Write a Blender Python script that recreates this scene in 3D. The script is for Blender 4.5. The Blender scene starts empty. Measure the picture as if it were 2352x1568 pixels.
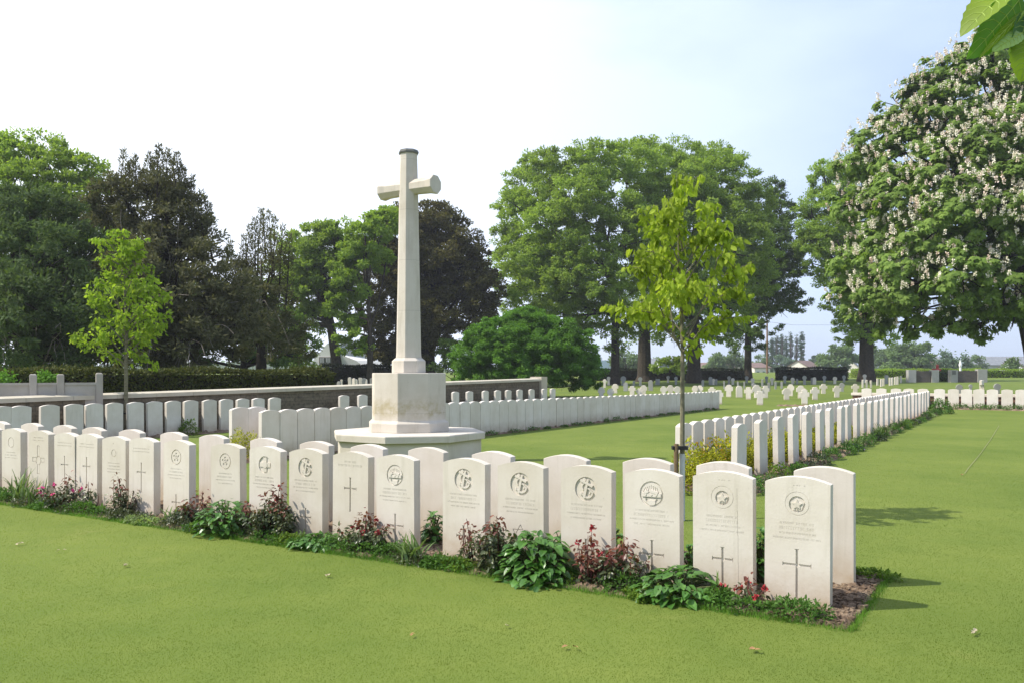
import bpy, math, random
import numpy as np
from mathutils import Vector, Matrix
from mathutils.geometry import delaunay_2d_cdt
random.seed(7); RNG = np.random.default_rng(7)
sc = bpy.context.scene; COL = sc.collection
R = math.radians

# ------------------------------------------------------------------ camera, sky, sun
EYE, FPX, CX, HY = 1.455, 1952.0, 1176.0, 856.0      # eye height, focal length in picture units (width 2352), centre, horizon
cam = bpy.data.cameras.new("camera"); camo = bpy.data.objects.new("camera", cam); COL.objects.link(camo)
camo.location = (0, 0, EYE); camo.rotation_euler = (R(90), 0, 0)
cam.sensor_width = 36; cam.lens = FPX/2352*36; cam.shift_y = 72/2352; cam.clip_end = 5000; cam.clip_start = .05
sc.camera = camo
SUN_EL = 50; SUN_AZ = 9      # the sun stands to the left and a little behind the camera
w = bpy.data.worlds.new("World"); sc.world = w; w.use_nodes = True
nt = w.node_tree; nt.nodes.clear(); N = nt.nodes.new; L = nt.links.new
out = N('ShaderNodeOutputWorld'); bg = N('ShaderNodeBackground'); sky = N('ShaderNodeTexSky')
sky.sky_type = 'NISHITA'; sky.sun_disc = False; sky.sun_elevation = R(SUN_EL); sky.sun_rotation = R(-90-SUN_AZ)
sky.air_density = 1.0; sky.dust_density = 2.2; sky.ozone_density = 1.0; sky.altitude = 50
bg.inputs['Strength'].default_value = 0.138
tc = N('ShaderNodeTexCoord'); mp = N('ShaderNodeMapping'); mp.inputs['Scale'].default_value = (1, 1, 2.6)
nz = N('ShaderNodeTexNoise'); nz.inputs['Scale'].default_value = 2.3; nz.inputs['Detail'].default_value = 5; nz.inputs['Roughness'].default_value = .5
L(tc.outputs['Generated'], mp.inputs['Vector']); L(mp.outputs[0], nz.inputs['Vector'])
dt = N('ShaderNodeVectorMath'); dt.operation = 'DOT_PRODUCT'; dt.inputs[1].default_value = (-.85, .50, .12); L(tc.outputs['Generated'], dt.inputs[0])
m1 = N('ShaderNodeMapRange'); m1.interpolation_type = 'SMOOTHSTEP'; m1.inputs[1].default_value = .05; m1.inputs[2].default_value = 1.1; m1.inputs[3].default_value = 0; m1.inputs[4].default_value = .80; L(dt.outputs['Value'], m1.inputs[0])
m2 = N('ShaderNodeMapRange'); m2.inputs[1].default_value = .42; m2.inputs[2].default_value = .68; m2.inputs[3].default_value = .62; m2.inputs[4].default_value = .95; L(nz.outputs['Fac'], m2.inputs[0])
ad = N('ShaderNodeMath'); ad.operation = 'ADD'; ad.use_clamp = True; L(m1.outputs[0], ad.inputs[0]); L(m2.outputs[0], ad.inputs[1])
mx = N('ShaderNodeMix'); mx.data_type = 'RGBA'; veil = N('ShaderNodeMix'); veil.data_type = 'RGBA'; veil.inputs[6].default_value = (4.0, 4.85, 6.6, 1); veil.inputs[7].default_value = (8.6, 8.9, 9.2, 1); L(m1.outputs[0], veil.inputs[0]); L(veil.outputs[2], mx.inputs[7]); L(ad.outputs[0], mx.inputs[0]); L(sky.outputs[0], mx.inputs[6])
L(mx.outputs[2], bg.inputs['Color']); L(bg.outputs[0], out.inputs['Surface'])
sl = bpy.data.lights.new("sun", 'SUN'); sl.energy = 4.4; sl.angle = R(.6); sl.color = (1, .94, .84)
so = bpy.data.objects.new("sun", sl); COL.objects.link(so); so.rotation_euler = (0, R(-(90-SUN_EL)), R(SUN_AZ))
sc.view_settings.view_transform = 'Standard'; sc.view_settings.look = 'None'; sc.view_settings.exposure = 0.45; sc.view_settings.gamma = 1
sc.render.engine = 'CYCLES'
sc.cycles.max_bounces = 7; sc.cycles.diffuse_bounces = 4; sc.cycles.transmission_bounces = 4; sc.cycles.use_denoising = True

# ------------------------------------------------------------------ geometry helpers
def gz(Y):
    if Y < 45: return 0.0
    if Y < 150: return .45*((Y-45)/40)**1.3
    p = .45*((150-45)/40)**1.3
    return p - (p+.6)*min(1, (Y-150)/110)
def solve(y):
    """distance of the ground seen at picture row y"""
    for i in range(300, 15000):
        Y = i*.01 if i < 6000 else 60+(i-6000)*.05
        if Y > 150: break
        if HY+(EYE-gz(Y))*FPX/Y <= y: return Y
    return 148.0
def gp(x, y=None, Y=None):
    if Y is None: Y = solve(y)
    return Vector(((x-CX)/FPX*Y, Y, gz(Y)))
def P3(x, y, Y): return Vector(((x-CX)/FPX*Y, Y, EYE-(y-HY)/FPX*Y))
A0 = math.atan2(1194, 1952)
U = Vector((math.sin(A0), math.cos(A0), 0)); V = Vector((-math.cos(A0), math.sin(A0), 0))
def t_of_x(P, D, x):
    r = (x-CX)/FPX
    return (r*P[1]-P[0])/(D[0]-r*D[1])

class MB:
    def __init__(s): s.v = []; s.f = []; s.n = 0
    def add(s, v, f):
        v = np.asarray(v, float).reshape(-1, 3)
        fs = f if isinstance(f, list) and len(f) and isinstance(f[0], np.ndarray) else None
        if fs is None:
            byk = {}
            for q in f: byk.setdefault(len(q), []).append(q)
            fs = [np.array(a) for a in byk.values()]
        for a in fs: s.f.append(a+s.n)
        s.v.append(v); s.n += len(v)
    def box(s, c, d, rot=0, taper=1.0):
        x, y, z = d[0]/2, d[1]/2, d[2]/2
        p = np.array([(-x, -y, -z), (x, -y, -z), (x, y, -z), (-x, y, -z), (-x*taper, -y*taper, z), (x*taper, -y*taper, z), (x*taper, y*taper, z), (-x*taper, y*taper, z)])
        if rot:
            ca, sa = math.cos(rot), math.sin(rot)
            p = np.stack([p[:, 0]*ca-p[:, 1]*sa, p[:, 0]*sa+p[:, 1]*ca, p[:, 2]], 1)
        s.add(p+np.array(c), [(3, 2, 1, 0), (4, 5, 6, 7), (0, 1, 5, 4), (1, 2, 6, 5), (2, 3, 7, 6), (3, 0, 4, 7)])
    def tube(s, pts, rad, k=6, cap=True):
        pts = [Vector(p) for p in pts]; n = len(pts); vs = []
        for i, p in enumerate(pts):
            d = (pts[min(i+1, n-1)]-pts[max(i-1, 0)]).normalized()
            a = d.cross(Vector((0, 0, 1)) if abs(d.z) < .9 else Vector((1, 0, 0))).normalized(); b = d.cross(a)
            for j in range(k):
                t = 2*math.pi*j/k; vs.append(p+(a*math.cos(t)+b*math.sin(t))*rad[i])
        fs = [(i*k+j, i*k+(j+1) % k, (i+1)*k+(j+1) % k, (i+1)*k+j) for i in range(n-1) for j in range(k)]
        if cap: fs += [tuple(range(k-1, -1, -1)), tuple((n-1)*k+j for j in range(k))]
        s.add(vs, fs)
    def prism(s, poly, z0, z1, poly2=None):
        n = len(poly); p2 = poly2 or poly
        s.add([(x, y, z0) for x, y in poly]+[(x, y, z1) for x, y in p2],
              [tuple(range(n-1, -1, -1)), tuple(range(n, 2*n))]+[(i, (i+1) % n, n+(i+1) % n, n+i) for i in range(n)])
    def build(s, name, mat, parent=None, smooth=False):
        me = bpy.data.meshes.new(name)
        v = np.concatenate(s.v).astype(np.float32); me.vertices.add(len(v)); me.vertices.foreach_set('co', v.ravel())
        tot = np.concatenate([np.full(len(a), a.shape[1]) for a in s.f]); idx = np.concatenate([a.ravel() for a in s.f])
        me.loops.add(len(idx)); me.loops.foreach_set('vertex_index', idx.astype(np.int32))
        me.polygons.add(len(tot)); st = np.concatenate([[0], np.cumsum(tot)[:-1]])
        me.polygons.foreach_set('loop_start', st.astype(np.int32)); me.polygons.foreach_set('loop_total', tot.astype(np.int32))
        me.polygons.foreach_set('use_smooth', np.full(len(tot), smooth))
        me.update(calc_edges=True); me.materials.append(mat)
        o = bpy.data.objects.new(name, me); COL.objects.link(o)
        if parent is not None: o.parent = parent
        return o
def tag(o, label=None, cat=None, group=None, kind=None):
    if label: o['label'] = label
    if cat: o['category'] = cat
    if group: o['group'] = group
    if kind: o['kind'] = kind
    return o
def empty(name, loc, rz=0, label=None, cat=None, group=None):
    o = bpy.data.objects.new(name, None); COL.objects.link(o); o.location = loc; o.rotation_euler = (0, 0, rz); o.empty_display_size = .1
    return tag(o, label, cat, group)
def clone(o, parent=None):
    c = o.copy(); COL.objects.link(c); c.parent = parent
    for ch in list(o.children): clone(ch, c)
    return c
def bevel(o, wd=.004, seg=2):
    m = o.modifiers.new('b', 'BEVEL'); m.width = wd; m.segments = seg; m.limit_method = 'ANGLE'; m.angle_limit = R(40); return o
ONES = "zeroth first second third fourth fifth sixth seventh eighth ninth tenth eleventh twelfth thirteenth fourteenth fifteenth sixteenth seventeenth eighteenth nineteenth".split()
def ordn(n):
    if n < 20: return ONES[n]
    t, o = divmod(n, 10); T = ['', '', 'twent', 'thirt', 'fort', 'fift', 'sixt'][t]
    return T+'ieth' if o == 0 else T+'y-'+ONES[o]
def norm(a): return a/np.maximum(np.linalg.norm(a, axis=-1, keepdims=True), 1e-9)
def rnd_unit(n, rng): return norm(rng.normal(size=(n, 3)))

def rhombs(mb, P, D, Nn, Ln, Wd):
    S = norm(np.cross(D, Nn)); n = len(P); Ln = np.asarray(Ln).reshape(-1, 1)*np.ones((n, 1)); Wd = np.asarray(Wd).reshape(-1, 1)*np.ones((n, 1))
    mid = P+D*Ln*.45
    v = np.stack([P, mid+S*Wd/2, P+D*Ln, mid-S*Wd/2], 1).reshape(-1, 3)
    mb.add(v, [np.arange(n*4).reshape(-1, 4)])
def leaves(mb, P, D, Nn, Ln, Wd, fold=.18, curl=.25):
    n = len(P); S = norm(np.cross(D, Nn)); Nn = norm(np.cross(S, D))
    Ln = np.asarray(Ln).reshape(-1, 1)*np.ones((n, 1)); Wd = np.asarray(Wd).reshape(-1, 1)*np.ones((n, 1))
    def pt(t, s): return P+D*Ln*t+S*Wd*s+Nn*(abs(s)*Wd*fold*2-Ln*curl*t*t)
    v = np.stack([pt(0, 0), pt(.3, .46), pt(.3, 0), pt(.3, -.46), pt(.7, .36), pt(.7, 0), pt(.7, -.36), pt(1, 0)], 1).reshape(-1, 3)
    b = np.arange(n)[:, None]*8
    mb.add(v, [np.concatenate([b+np.array([[1, 4, 5, 2]]), b+np.array([[2, 5, 6, 3]])]),
               np.concatenate([b+np.array([[0, 1, 2]]), b+np.array([[0, 2, 3]]), b+np.array([[4, 7, 5]]), b+np.array([[5, 7, 6]])])])

# ------------------------------------------------------------------ materials
def new_mat(name):
    m = bpy.data.materials.new(name); m.use_nodes = True; t = m.node_tree; b = t.nodes['Principled BSDF']; return m, t, b
def noise(t, scale, detail=4, rough=.55, vec=None, coord='Object'):
    n = t.nodes.new('ShaderNodeTexNoise'); n.inputs['Scale'].default_value = scale; n.inputs['Detail'].default_value = detail; n.inputs['Roughness'].default_value = rough
    if vec is None:
        c = t.nodes.new('ShaderNodeTexCoord'); vec = c.outputs[coord]
    t.links.new(vec, n.inputs['Vector']); return n
def ramp(t, fac, stops):
    r = t.nodes.new('ShaderNodeValToRGB'); e = r.color_ramp.elements
    e[0].position, e[0].color = stops[0][0], (*stops[0][1], 1); e[1].position, e[1].color = stops[-1][0], (*stops[-1][1], 1)
    for p, c in stops[1:-1]:
        k = e.new(p); k.color = (*c, 1)
    t.links.new(fac, r.inputs['Fac']); return r
def mix(t, fac, a, b, mode='MIX'):
    m = t.nodes.new('ShaderNodeMix'); m.data_type = 'RGBA'; m.blend_type = mode
    for s, v in ((m.inputs[0], fac), (m.inputs[6], a), (m.inputs[7], b)):
        if isinstance(v, bpy.types.NodeSocket): t.links.new(v, s)
        else: s.default_value = v if not isinstance(v, tuple) or len(v) == 4 else (*v, 1)
    return m.outputs[2]
def bump(t, b, h, strength, dist):
    n = t.nodes.new('ShaderNodeBump'); n.inputs['Strength'].default_value = strength; n.inputs['Distance'].default_value = dist
    t.links.new(h, n.inputs['Height']); t.links.new(n.outputs[0], b.inputs['Normal'])
def rng_map(t, v, a, b, c, d):
    m = t.nodes.new('ShaderNodeMapRange'); m.inputs[1].default_value = a; m.inputs[2].default_value = b; m.inputs[3].default_value = c; m.inputs[4].default_value = d
    t.links.new(v, m.inputs[0]); return m.outputs[0]

def stone_mat(name, base, dirt=(.30, .22, .13), zdirt=.16, warm=.5, scale=1.0, specks=True):
    m, t, b = new_mat(name)
    g = t.nodes.new('ShaderNodeNewGeometry'); sp = t.nodes.new('ShaderNodeSeparateXYZ'); t.links.new(g.outputs['Position'], sp.inputs[0])
    n1 = noise(t, 3.0*scale, 5, .6, g.outputs['Position']); n2 = noise(t, 60*scale, 3, .6, g.outputs['Position']); n3 = noise(t, 9*scale, 5, .65, g.outputs['Position'])
    lo = tuple(x*.88 for x in base)
    c = ramp(t, n1.outputs['Fac'], [(.35, (base[0]*.9, base[1]*.885, base[2]*.85)), (.65, base)]).outputs[0]
    oi = t.nodes.new('ShaderNodeObjectInfo'); r = ramp(t, oi.outputs['Random'], [(0, (.90, .89, .86)), (.5, (.98, .98, .97)), (1, (1, 1, 1))])
    c = mix(t, 1.0, c, r.outputs[0], 'MULTIPLY')
    if specks:
        s = rng_map(t, n2.outputs['Fac'], .66, .74, 0, .35); c = mix(t, s, c, (base[0]*.5, base[1]*.5, base[2]*.48))
        s2 = rng_map(t, n3.outputs['Fac'], .60, .78, 0, .35); c = mix(t, s2, c, (base[0]*.72, base[1]*.70, base[2]*.60))
    if zdirt:
        mq = t.nodes.new('ShaderNodeMapping'); mq.inputs['Scale'].default_value = (22, 22, 1.3); t.links.new(g.outputs['Position'], mq.inputs['Vector']); n5 = noise(t, 1.0, 5, .65, mq.outputs[0]); n6 = noise(t, 2.3, 3, .6, g.outputs['Position'])
        k5 = t.nodes.new('ShaderNodeMath'); k5.operation = 'MULTIPLY'; t.links.new(rng_map(t, n5.outputs['Fac'], .5, .75, 0, .42), k5.inputs[0]); t.links.new(rng_map(t, n6.outputs['Fac'], .45, .6, .25, 1), k5.inputs[1]); c = mix(t, k5.outputs[0], c, (base[0]*.62, base[1]*.62, base[2]*.55))
    if zdirt:   # soil splashed up the foot of the stone
        h = rng_map(t, sp.outputs['Z'], 0, zdirt*2, 1, 0); a = t.nodes.new('ShaderNodeMath'); a.operation = 'MULTIPLY'; t.links.new(h, a.inputs[0])
        k = rng_map(t, n3.outputs['Fac'], .25, .75, .25, 1.15); t.links.new(k, a.inputs[1]); a.use_clamp = True
        c = mix(t, a.outputs[0], c, dirt)
    t.links.new(c, b.inputs['Base Color']); b.inputs['Roughness'].default_value = .85; b.inputs['Specular IOR Level'].default_value = .25
    bump(t, b, n2.outputs['Fac'], .25, .004)
    return m
M_stone = stone_mat('portland_stone', (.645, .592, .525), dirt=(.42, .32, .21), zdirt=.15)
M_rowstone = stone_mat('portland_stone_row', (.72, .665, .61), dirt=(.34, .26, .17), zdirt=.15)
M_letter = stone_mat('lettering_stone', (.42, .39, .33), zdirt=0, specks=False)
def memorial():
    m, t, b = new_mat('memorial_stone'); c_ = t.nodes.new('ShaderNodeTexCoord'); O = c_.outputs['Object']
    n1 = noise(t, 1.6, 5, .6, O); n2 = noise(t, 50, 4, .65, O); mpn = t.nodes.new('ShaderNodeMapping'); mpn.inputs['Scale'].default_value = (7, 7, .9); t.links.new(O, mpn.inputs['Vector']); n3 = noise(t, 1.0, 6, .7, mpn.outputs[0]); n4 = noise(t, 4.5, 6, .75, O)
    c = ramp(t, n1.outputs['Fac'], [(.3, (.50, .445, .365)), (.5, (.565, .51, .435)), (.7, (.61, .56, .49))]).outputs[0]
    c = mix(t, rng_map(t, n3.outputs['Fac'], .52, .75, 0, .55), c, (.36, .32, .24)); c = mix(t, rng_map(t, n4.outputs['Fac'], .62, .76, 0, .6), c, (.30, .27, .19)); c = mix(t, rng_map(t, n2.outputs['Fac'], .62, .76, 0, .45), c, (.28, .26, .21))
    sp = t.nodes.new('ShaderNodeSeparateXYZ'); t.links.new(O, sp.inputs[0])
    # water stains low on the plinth and algae under the slab edge
    z1 = rng_map(t, sp.outputs['Z'], 1.12, .98, 0, 1); z2 = rng_map(t, sp.outputs['Z'], .72, .80, 0, 1); mm = t.nodes.new('ShaderNodeMath'); mm.operation = 'MULTIPLY'; t.links.new(z1, mm.inputs[0]); t.links.new(z2, mm.inputs[1])
    m3 = t.nodes.new('ShaderNodeMath'); m3.operation = 'MULTIPLY'; t.links.new(mm.outputs[0], m3.inputs[0]); t.links.new(rng_map(t, n4.outputs['Fac'], .42, .62, 0, .7), m3.inputs[1]); c = mix(t, m3.outputs[0], c, (.36, .30, .17))
    g1 = rng_map(t, sp.outputs['Z'], .33, .40, 0, 1); g2 = rng_map(t, sp.outputs['Z'], .402, .399, 0, .6); m4 = t.nodes.new('ShaderNodeMath'); m4.operation = 'MULTIPLY'; t.links.new(g1, m4.inputs[0]); t.links.new(g2, m4.inputs[1]); c = mix(t, m4.outputs[0], c, (.30, .30, .12))
    # bed joints between courses
    jf = t.nodes.new('ShaderNodeMath'); jf.operation = 'PINGPONG'; jf.inputs[1].default_value = .41; t.links.new(sp.outputs['Z'], jf.inputs[0]); c = mix(t, rng_map(t, jf.outputs[0], .004, .001, 0, .5), c, (.25, .22, .17))
    t.links.new(c, b.inputs['Base Color']); b.inputs['Roughness'].default_value = .9; b.inputs['Specular IOR Level'].default_value = .15; bump(t, b, n2.outputs['Fac'], .35, .006); return m
M_cross = memorial()
M_cap = stone_mat('dark_stone_cap', (.17, .17, .165), zdirt=0)
M_whitecross = stone_mat('grave_cross_stone', (.76, .69, .62), zdirt=.05)
M_greystone = stone_mat('grey_grave_stone', (.36, .36, .36), zdirt=.05)
M_coping = stone_mat('coping_stone', (.52, .47, .38), zdirt=0)
M_concrete = stone_mat('concrete', (.42, .385, .35), zdirt=0)
M_pillar = stone_mat('pillar_stone', (.42, .41, .39), zdirt=0)

def masonry(name, c1, c2, mortar, bw=.38, bh=.10):
    m, t, b = new_mat(name)
    tcn = t.nodes.new('ShaderNodeTexCoord'); sp = t.nodes.new('ShaderNodeSeparateXYZ'); t.links.new(tcn.outputs['Object'], sp.inputs[0])
    cb = t.nodes.new('ShaderNodeCombineXYZ'); t.links.new(sp.outputs['X'], cb.inputs[0]); t.links.new(sp.outputs['Z'], cb.inputs[1])
    nn = noise(t, 3, 3); vm = t.nodes.new('ShaderNodeVectorMath'); vm.operation = 'MULTIPLY_ADD'; t.links.new(nn.outputs['Color'], vm.inputs[0]); vm.inputs[1].default_value = (.06, .05, 0); t.links.new(cb.outputs[0], vm.inputs[2])
    br = t.nodes.new('ShaderNodeTexBrick'); t.links.new(vm.outputs[0], br.inputs['Vector']); br.inputs['Scale'].default_value = 1
    br.inputs['Brick Width'].default_value = bw; br.inputs['Row Height'].default_value = bh; br.inputs['Mortar Size'].default_value = .008
    br.inputs['Color1'].default_value = (*c1, 1); br.inputs['Color2'].default_value = (*c2, 1); br.inputs['Mortar'].default_value = (*mortar, 1); br.inputs['Bias'].default_value = -.1
    n2 = noise(t, 14, 5); c = mix(t, .55, br.outputs['Color'], ramp(t, n2.outputs['Fac'], [(.3, tuple(x*.45 for x in c2)), (.7, c1)]).outputs[0])
    t.links.new(c, b.inputs['Base Color']); b.inputs['Roughness'].default_value = .95
    ad_ = t.nodes.new('ShaderNodeMath'); ad_.operation = 'SUBTRACT'; t.links.new(n2.outputs['Fac'], ad_.inputs[0]); t.links.new(br.outputs['Fac'], ad_.inputs[1])
    bump(t, b, ad_.outputs[0], .8, .02); return m
M_masonry = masonry('rubble_masonry', (.20, .165, .115), (.10, .08, .055), (.07, .06, .045))
M_brick = masonry('brown_brick', (.30, .17, .10), (.20, .12, .075), (.25, .22, .18), .22, .075)
M_flint = masonry('flint_panel', (.16, .13, .11), (.09, .08, .07), (.12, .11, .10), .2, .12)

def leaf_mat(name, a, b_, trans=.35, rough=.7, patch=.35, spec=.12):
    m, t, b = new_mat(name)
    g = t.nodes.new('ShaderNodeNewGeometry'); r = ramp(t, g.outputs['Random Per Island'], [(0, a), (1, b_)])
    n = noise(t, patch, 3, .6, g.outputs['Position']); k = rng_map(t, n.outputs['Fac'], .35, .65, .78, 1.18)
    c = mix(t, 1.0, r.outputs[0], k, 'MULTIPLY')
    t.links.new(c, b.inputs['Base Color']); b.inputs['Roughness'].default_value = rough; b.inputs['Specular IOR Level'].default_value = spec
    tr = t.nodes.new('ShaderNodeBsdfTranslucent'); c2 = mix(t, 1.0, c, (1.5, 1.55, .75), 'MULTIPLY'); t.links.new(c2, tr.inputs['Color'])
    ms = t.nodes.new('ShaderNodeMixShader'); ms.inputs[0].default_value = trans; t.links.new(b.outputs[0], ms.inputs[1]); t.links.new(tr.outputs[0], ms.inputs[2])
    t.links.new(ms.outputs[0], t.nodes['Material Output'].inputs['Surface']); return m
LM = dict(
    broad=leaf_mat('broadleaf', (.155, .238, .036), (.265, .360, .062), .45, patch=.15),
    broad2=leaf_mat('broadleaf_fresh', (.165, .260, .034), (.27, .375, .058), .4, patch=.15),
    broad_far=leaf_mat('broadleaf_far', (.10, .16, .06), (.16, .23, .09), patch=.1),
    blue_far=leaf_mat('haze_tinted_far_leaf', (.09, .15, .10), (.14, .20, .13), patch=.2),  # far leaves with the blue of hazy distance mixed into their colour
    poplar=leaf_mat('haze_tinted_poplar_leaf', (.050, .095, .062), (.085, .135, .085), patch=.2),  # poplars fading into the air, that blue painted into the leaf tone
    dark=leaf_mat('dark_broadleaf', (.070, .125, .026), (.12, .185, .040), patch=.2),
    yew=leaf_mat('yew_needles', (.066, .072, .032), (.130, .126, .058), .3, patch=.3),
    yewg=leaf_mat('yew_green', (.052, .086, .028), (.10, .145, .046), .3, patch=.3),
    copper=leaf_mat('copper_beech_leaf', (.050, .042, .015), (.125, .118, .032), .25, patch=.25),
    coppermix=leaf_mat('beech_leaf_green', (.07, .13, .022), (.11, .18, .035), .3, patch=.25),
    shrub=leaf_mat('shrub_leaf', (.075, .165, .024), (.13, .26, .040), .35, patch=.5),
    chestnut=leaf_mat('chestnut_leaf', (.115, .190, .038), (.21, .30, .066), .4, patch=.3),
    young=leaf_mat('young_leaf', (.20, .275, .028), (.34, .42, .058), .48, patch=3),
    youngl=leaf_mat('young_leaf_green', (.165, .265, .026), (.28, .375, .048), .45, patch=3),
    hedge=leaf_mat('hedge_leaf', (.045, .060, .016), (.10, .105, .026), .2, patch=1.5),
    hedged=leaf_mat('hedge_dark', (.014, .020, .010), (.030, .038, .016), .1, patch=1),
    bergenia=leaf_mat('broad_plant_leaf', (.045, .125, .020), (.095, .22, .035), .25, .35, 6, .5),
    rose=leaf_mat('rose_leaf', (.045, .068, .026), (.10, .115, .045), .2, .4, 8, .5),
    rosered=leaf_mat('red_rose_leaf', (.10, .028, .020), (.22, .085, .055), .3, .4, 8, .4),
    iris=leaf_mat('blade_leaf', (.09, .15, .045), (.16, .23, .085), .3, .45, 8),
    cover=leaf_mat('cover_leaf', (.055, .13, .022), (.11, .21, .045), .3, .5, 6),
    moss=leaf_mat('moss_leaf', (.085, .15, .02), (.15, .23, .032), .3, .6, 6),
    pale=leaf_mat('pale_leaf', (.18, .26, .09), (.32, .40, .18), .3, .6, 6),
    yellow=leaf_mat('golden_leaf', (.22, .25, .02), (.42, .40, .035), .35, .5, 4),
    yellowred=leaf_mat('orange_tip_leaf', (.30, .16, .03), (.42, .28, .05), .35, .5, 4),
    grass=leaf_mat('grass_blade', (.106, .151, .026), (.138, .182, .036), .7, .8, 1.2, .05),
    lush=leaf_mat('long_grass', (.08, .18, .02), (.14, .27, .035), .3, .6, 2.0, .2),
)
def plain(name, c, rough=.8, spec=.3, metal=0, var=.15, sc_=8):
    m, t, b = new_mat(name); n = noise(t, sc_, 4)
    r = ramp(t, n.outputs['Fac'], [(.3, tuple(x*(1-var) for x in c)), (.7, tuple(min(1, x*(1+var)) for x in c))]); t.links.new(r.outputs[0], b.inputs['Base Color'])
    b.inputs['Roughness'].default_value = rough; b.inputs['Specular IOR Level'].default_value = spec; b.inputs['Metallic'].default_value = metal; return m
M_bark = plain('bark', (.055, .045, .035), .95, .1, var=.45, sc_=6)
M_darkbark = plain('dark_bark', (.030, .024, .020), .95, .1, var=.4, sc_=5)
M_youngbark = plain('young_bark', (.17, .155, .10), .8, .2, var=.3, sc_=25)
M_deadtwig = plain('dead_twig', (.24, .21, .18), .9, .1, var=.3)
M_vein = plain('leaf_vein', (.30, .40, .08), .6)
M_stem = plain('green_stem', (.09, .10, .035), .7)
M_redstem = plain('red_stem', (.12, .035, .03), .7)
M_stake = plain('stake_wood', (.16, .11, .06), .9, sc_=20)
M_guard = plain('tree_guard_wrap', (.52, .52, .50), .7)
M_strap = plain('black_strap', (.02, .02, .02), .6)
M_pink = plain('pink_petal', (.75, .10, .28), .6)
M_redp = plain('red_petal', (.30, .025, .03), .5)
M_purple = plain('purple_petal', (.26, .16, .42), .6)
M_blossom = plain('chestnut_blossom', (.82, .66, .56), .7, var=.25, sc_=2)
M_blossom2 = plain('chestnut_blossom_cream', (.86, .80, .66), .7, var=.15, sc_=2)
M_white = plain('white_render', (.86, .86, .86), .8, var=.04)
M_cream = plain('cream_render', (.74, .68, .60), .8, var=.05)
M_glass = plain('window_glass', (.10, .12, .14), .15, .5, var=.1)
M_curtain = plain('net_curtain', (.55, .55, .58), .8)
M_roofgrey = plain('slate_roof', (.20, .21, .23), .8, var=.2, sc_=1.5)
M_roofred = plain('tile_roof', (.19, .13, .11), .85, var=.2, sc_=1.5)
M_roofteal = plain('dark_metal_roof', (.10, .15, .17), .6)
M_brickfar = plain('far_brick', (.42, .27, .22), .9)
M_redwood = plain('red_painted_wood', (.42, .06, .06), .7)
M_pole = plain('pole_wood', (.20, .12, .07), .9)
M_dead = plain('dead_leaf', (.36, .20, .09), .8, var=.3, sc_=30)
M_pale_debris = plain('pale_debris', (.38, .32, .21), .85, var=.3, sc_=30)

# lawn
def lawn_material():
    m, t, b = new_mat('lawn'); g = t.nodes.new('ShaderNodeNewGeometry'); P = g.outputs['Position']
    n1 = noise(t, .35, 4, .6, P); n2 = noise(t, 3.2, 5, .65, P); n3 = noise(t, 110, 3, .6, P); n4 = noise(t, 1.1, 6, .75, P)
    c = ramp(t, n1.outputs['Fac'], [(.3, (.092, .138, .025)), (.7, (.142, .184, .038))]).outputs[0]
    c = mix(t, rng_map(t, n2.outputs['Fac'], .3, .7, 0, 1), c, mix(t, 1.0, c, (1.18, 1.10, 1.12), 'MULTIPLY'))
    c = mix(t, rng_map(t, n3.outputs['Fac'], .3, .7, 0, .9), mix(t, 1.0, c, (.90, .91, .90), 'MULTIPLY'), mix(t, 1.0, c, (1.10, 1.08, 1.06), 'MULTIPLY'))
    c = mix(t, rng_map(t, n4.outputs['Fac'], .60, .76, 0, .5), c, (.22, .215, .07))
    t.links.new(c, b.inputs['Base Color']); b.inputs['Roughness'].default_value = .9; b.inputs['Specular IOR Level'].default_value = .1
    bump(t, b, n3.outputs['Fac'], .25, .008); return m
M_lawn = lawn_material()
def soil_material():
    m, t, b = new_mat('soil'); g = t.nodes.new('ShaderNodeNewGeometry'); P = g.outputs['Position']
    n1 = noise(t, 5, 6, .7, P); n2 = noise(t, 45, 5, .7, P)
    c = ramp(t, n1.outputs['Fac'], [(.3, (.13, .088, .060)), (.5, (.21, .150, .105)), (.7, (.32, .24, .165))]).outputs[0]
    c = mix(t, rng_map(t, n2.outputs['Fac'], .35, .65, 0, 1), mix(t, 1.0, c, (.6, .6, .6), 'MULTIPLY'), mix(t, 1.0, c, (1.3, 1.3, 1.3), 'MULTIPLY'))
    t.links.new(c, b.inputs['Base Color']); b.inputs['Roughness'].default_value = 1; b.inputs['Specular IOR Level'].default_value = .05
    bump(t, b, n2.outputs['Fac'], 1, .02); return m
M_soil = soil_material()

# ------------------------------------------------------------------ ground
Ys = [-30, 0, 3, 6, 10, 15, 20, 30, 40]+list(range(45, 150, 5))+list(range(150, 261, 10))+[300, 400, 700, 1200, 2500]
mb = MB(); vs = []; fs = []
XS = [-2000, -60, -30, -15, 0, 15, 30, 60, 2000]
for Y in Ys:
    for x in XS: vs.append((x, Y, gz(Y)))
k = len(XS)
for i in range(len(Ys)-1):
    for j in range(k-1): fs.append((i*k+j, i*k+j+1, (i+1)*k+j+1, (i+1)*k+j))
mb.add(vs, fs); tag(mb.build('ground', M_lawn, smooth=True), kind='structure')

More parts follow.
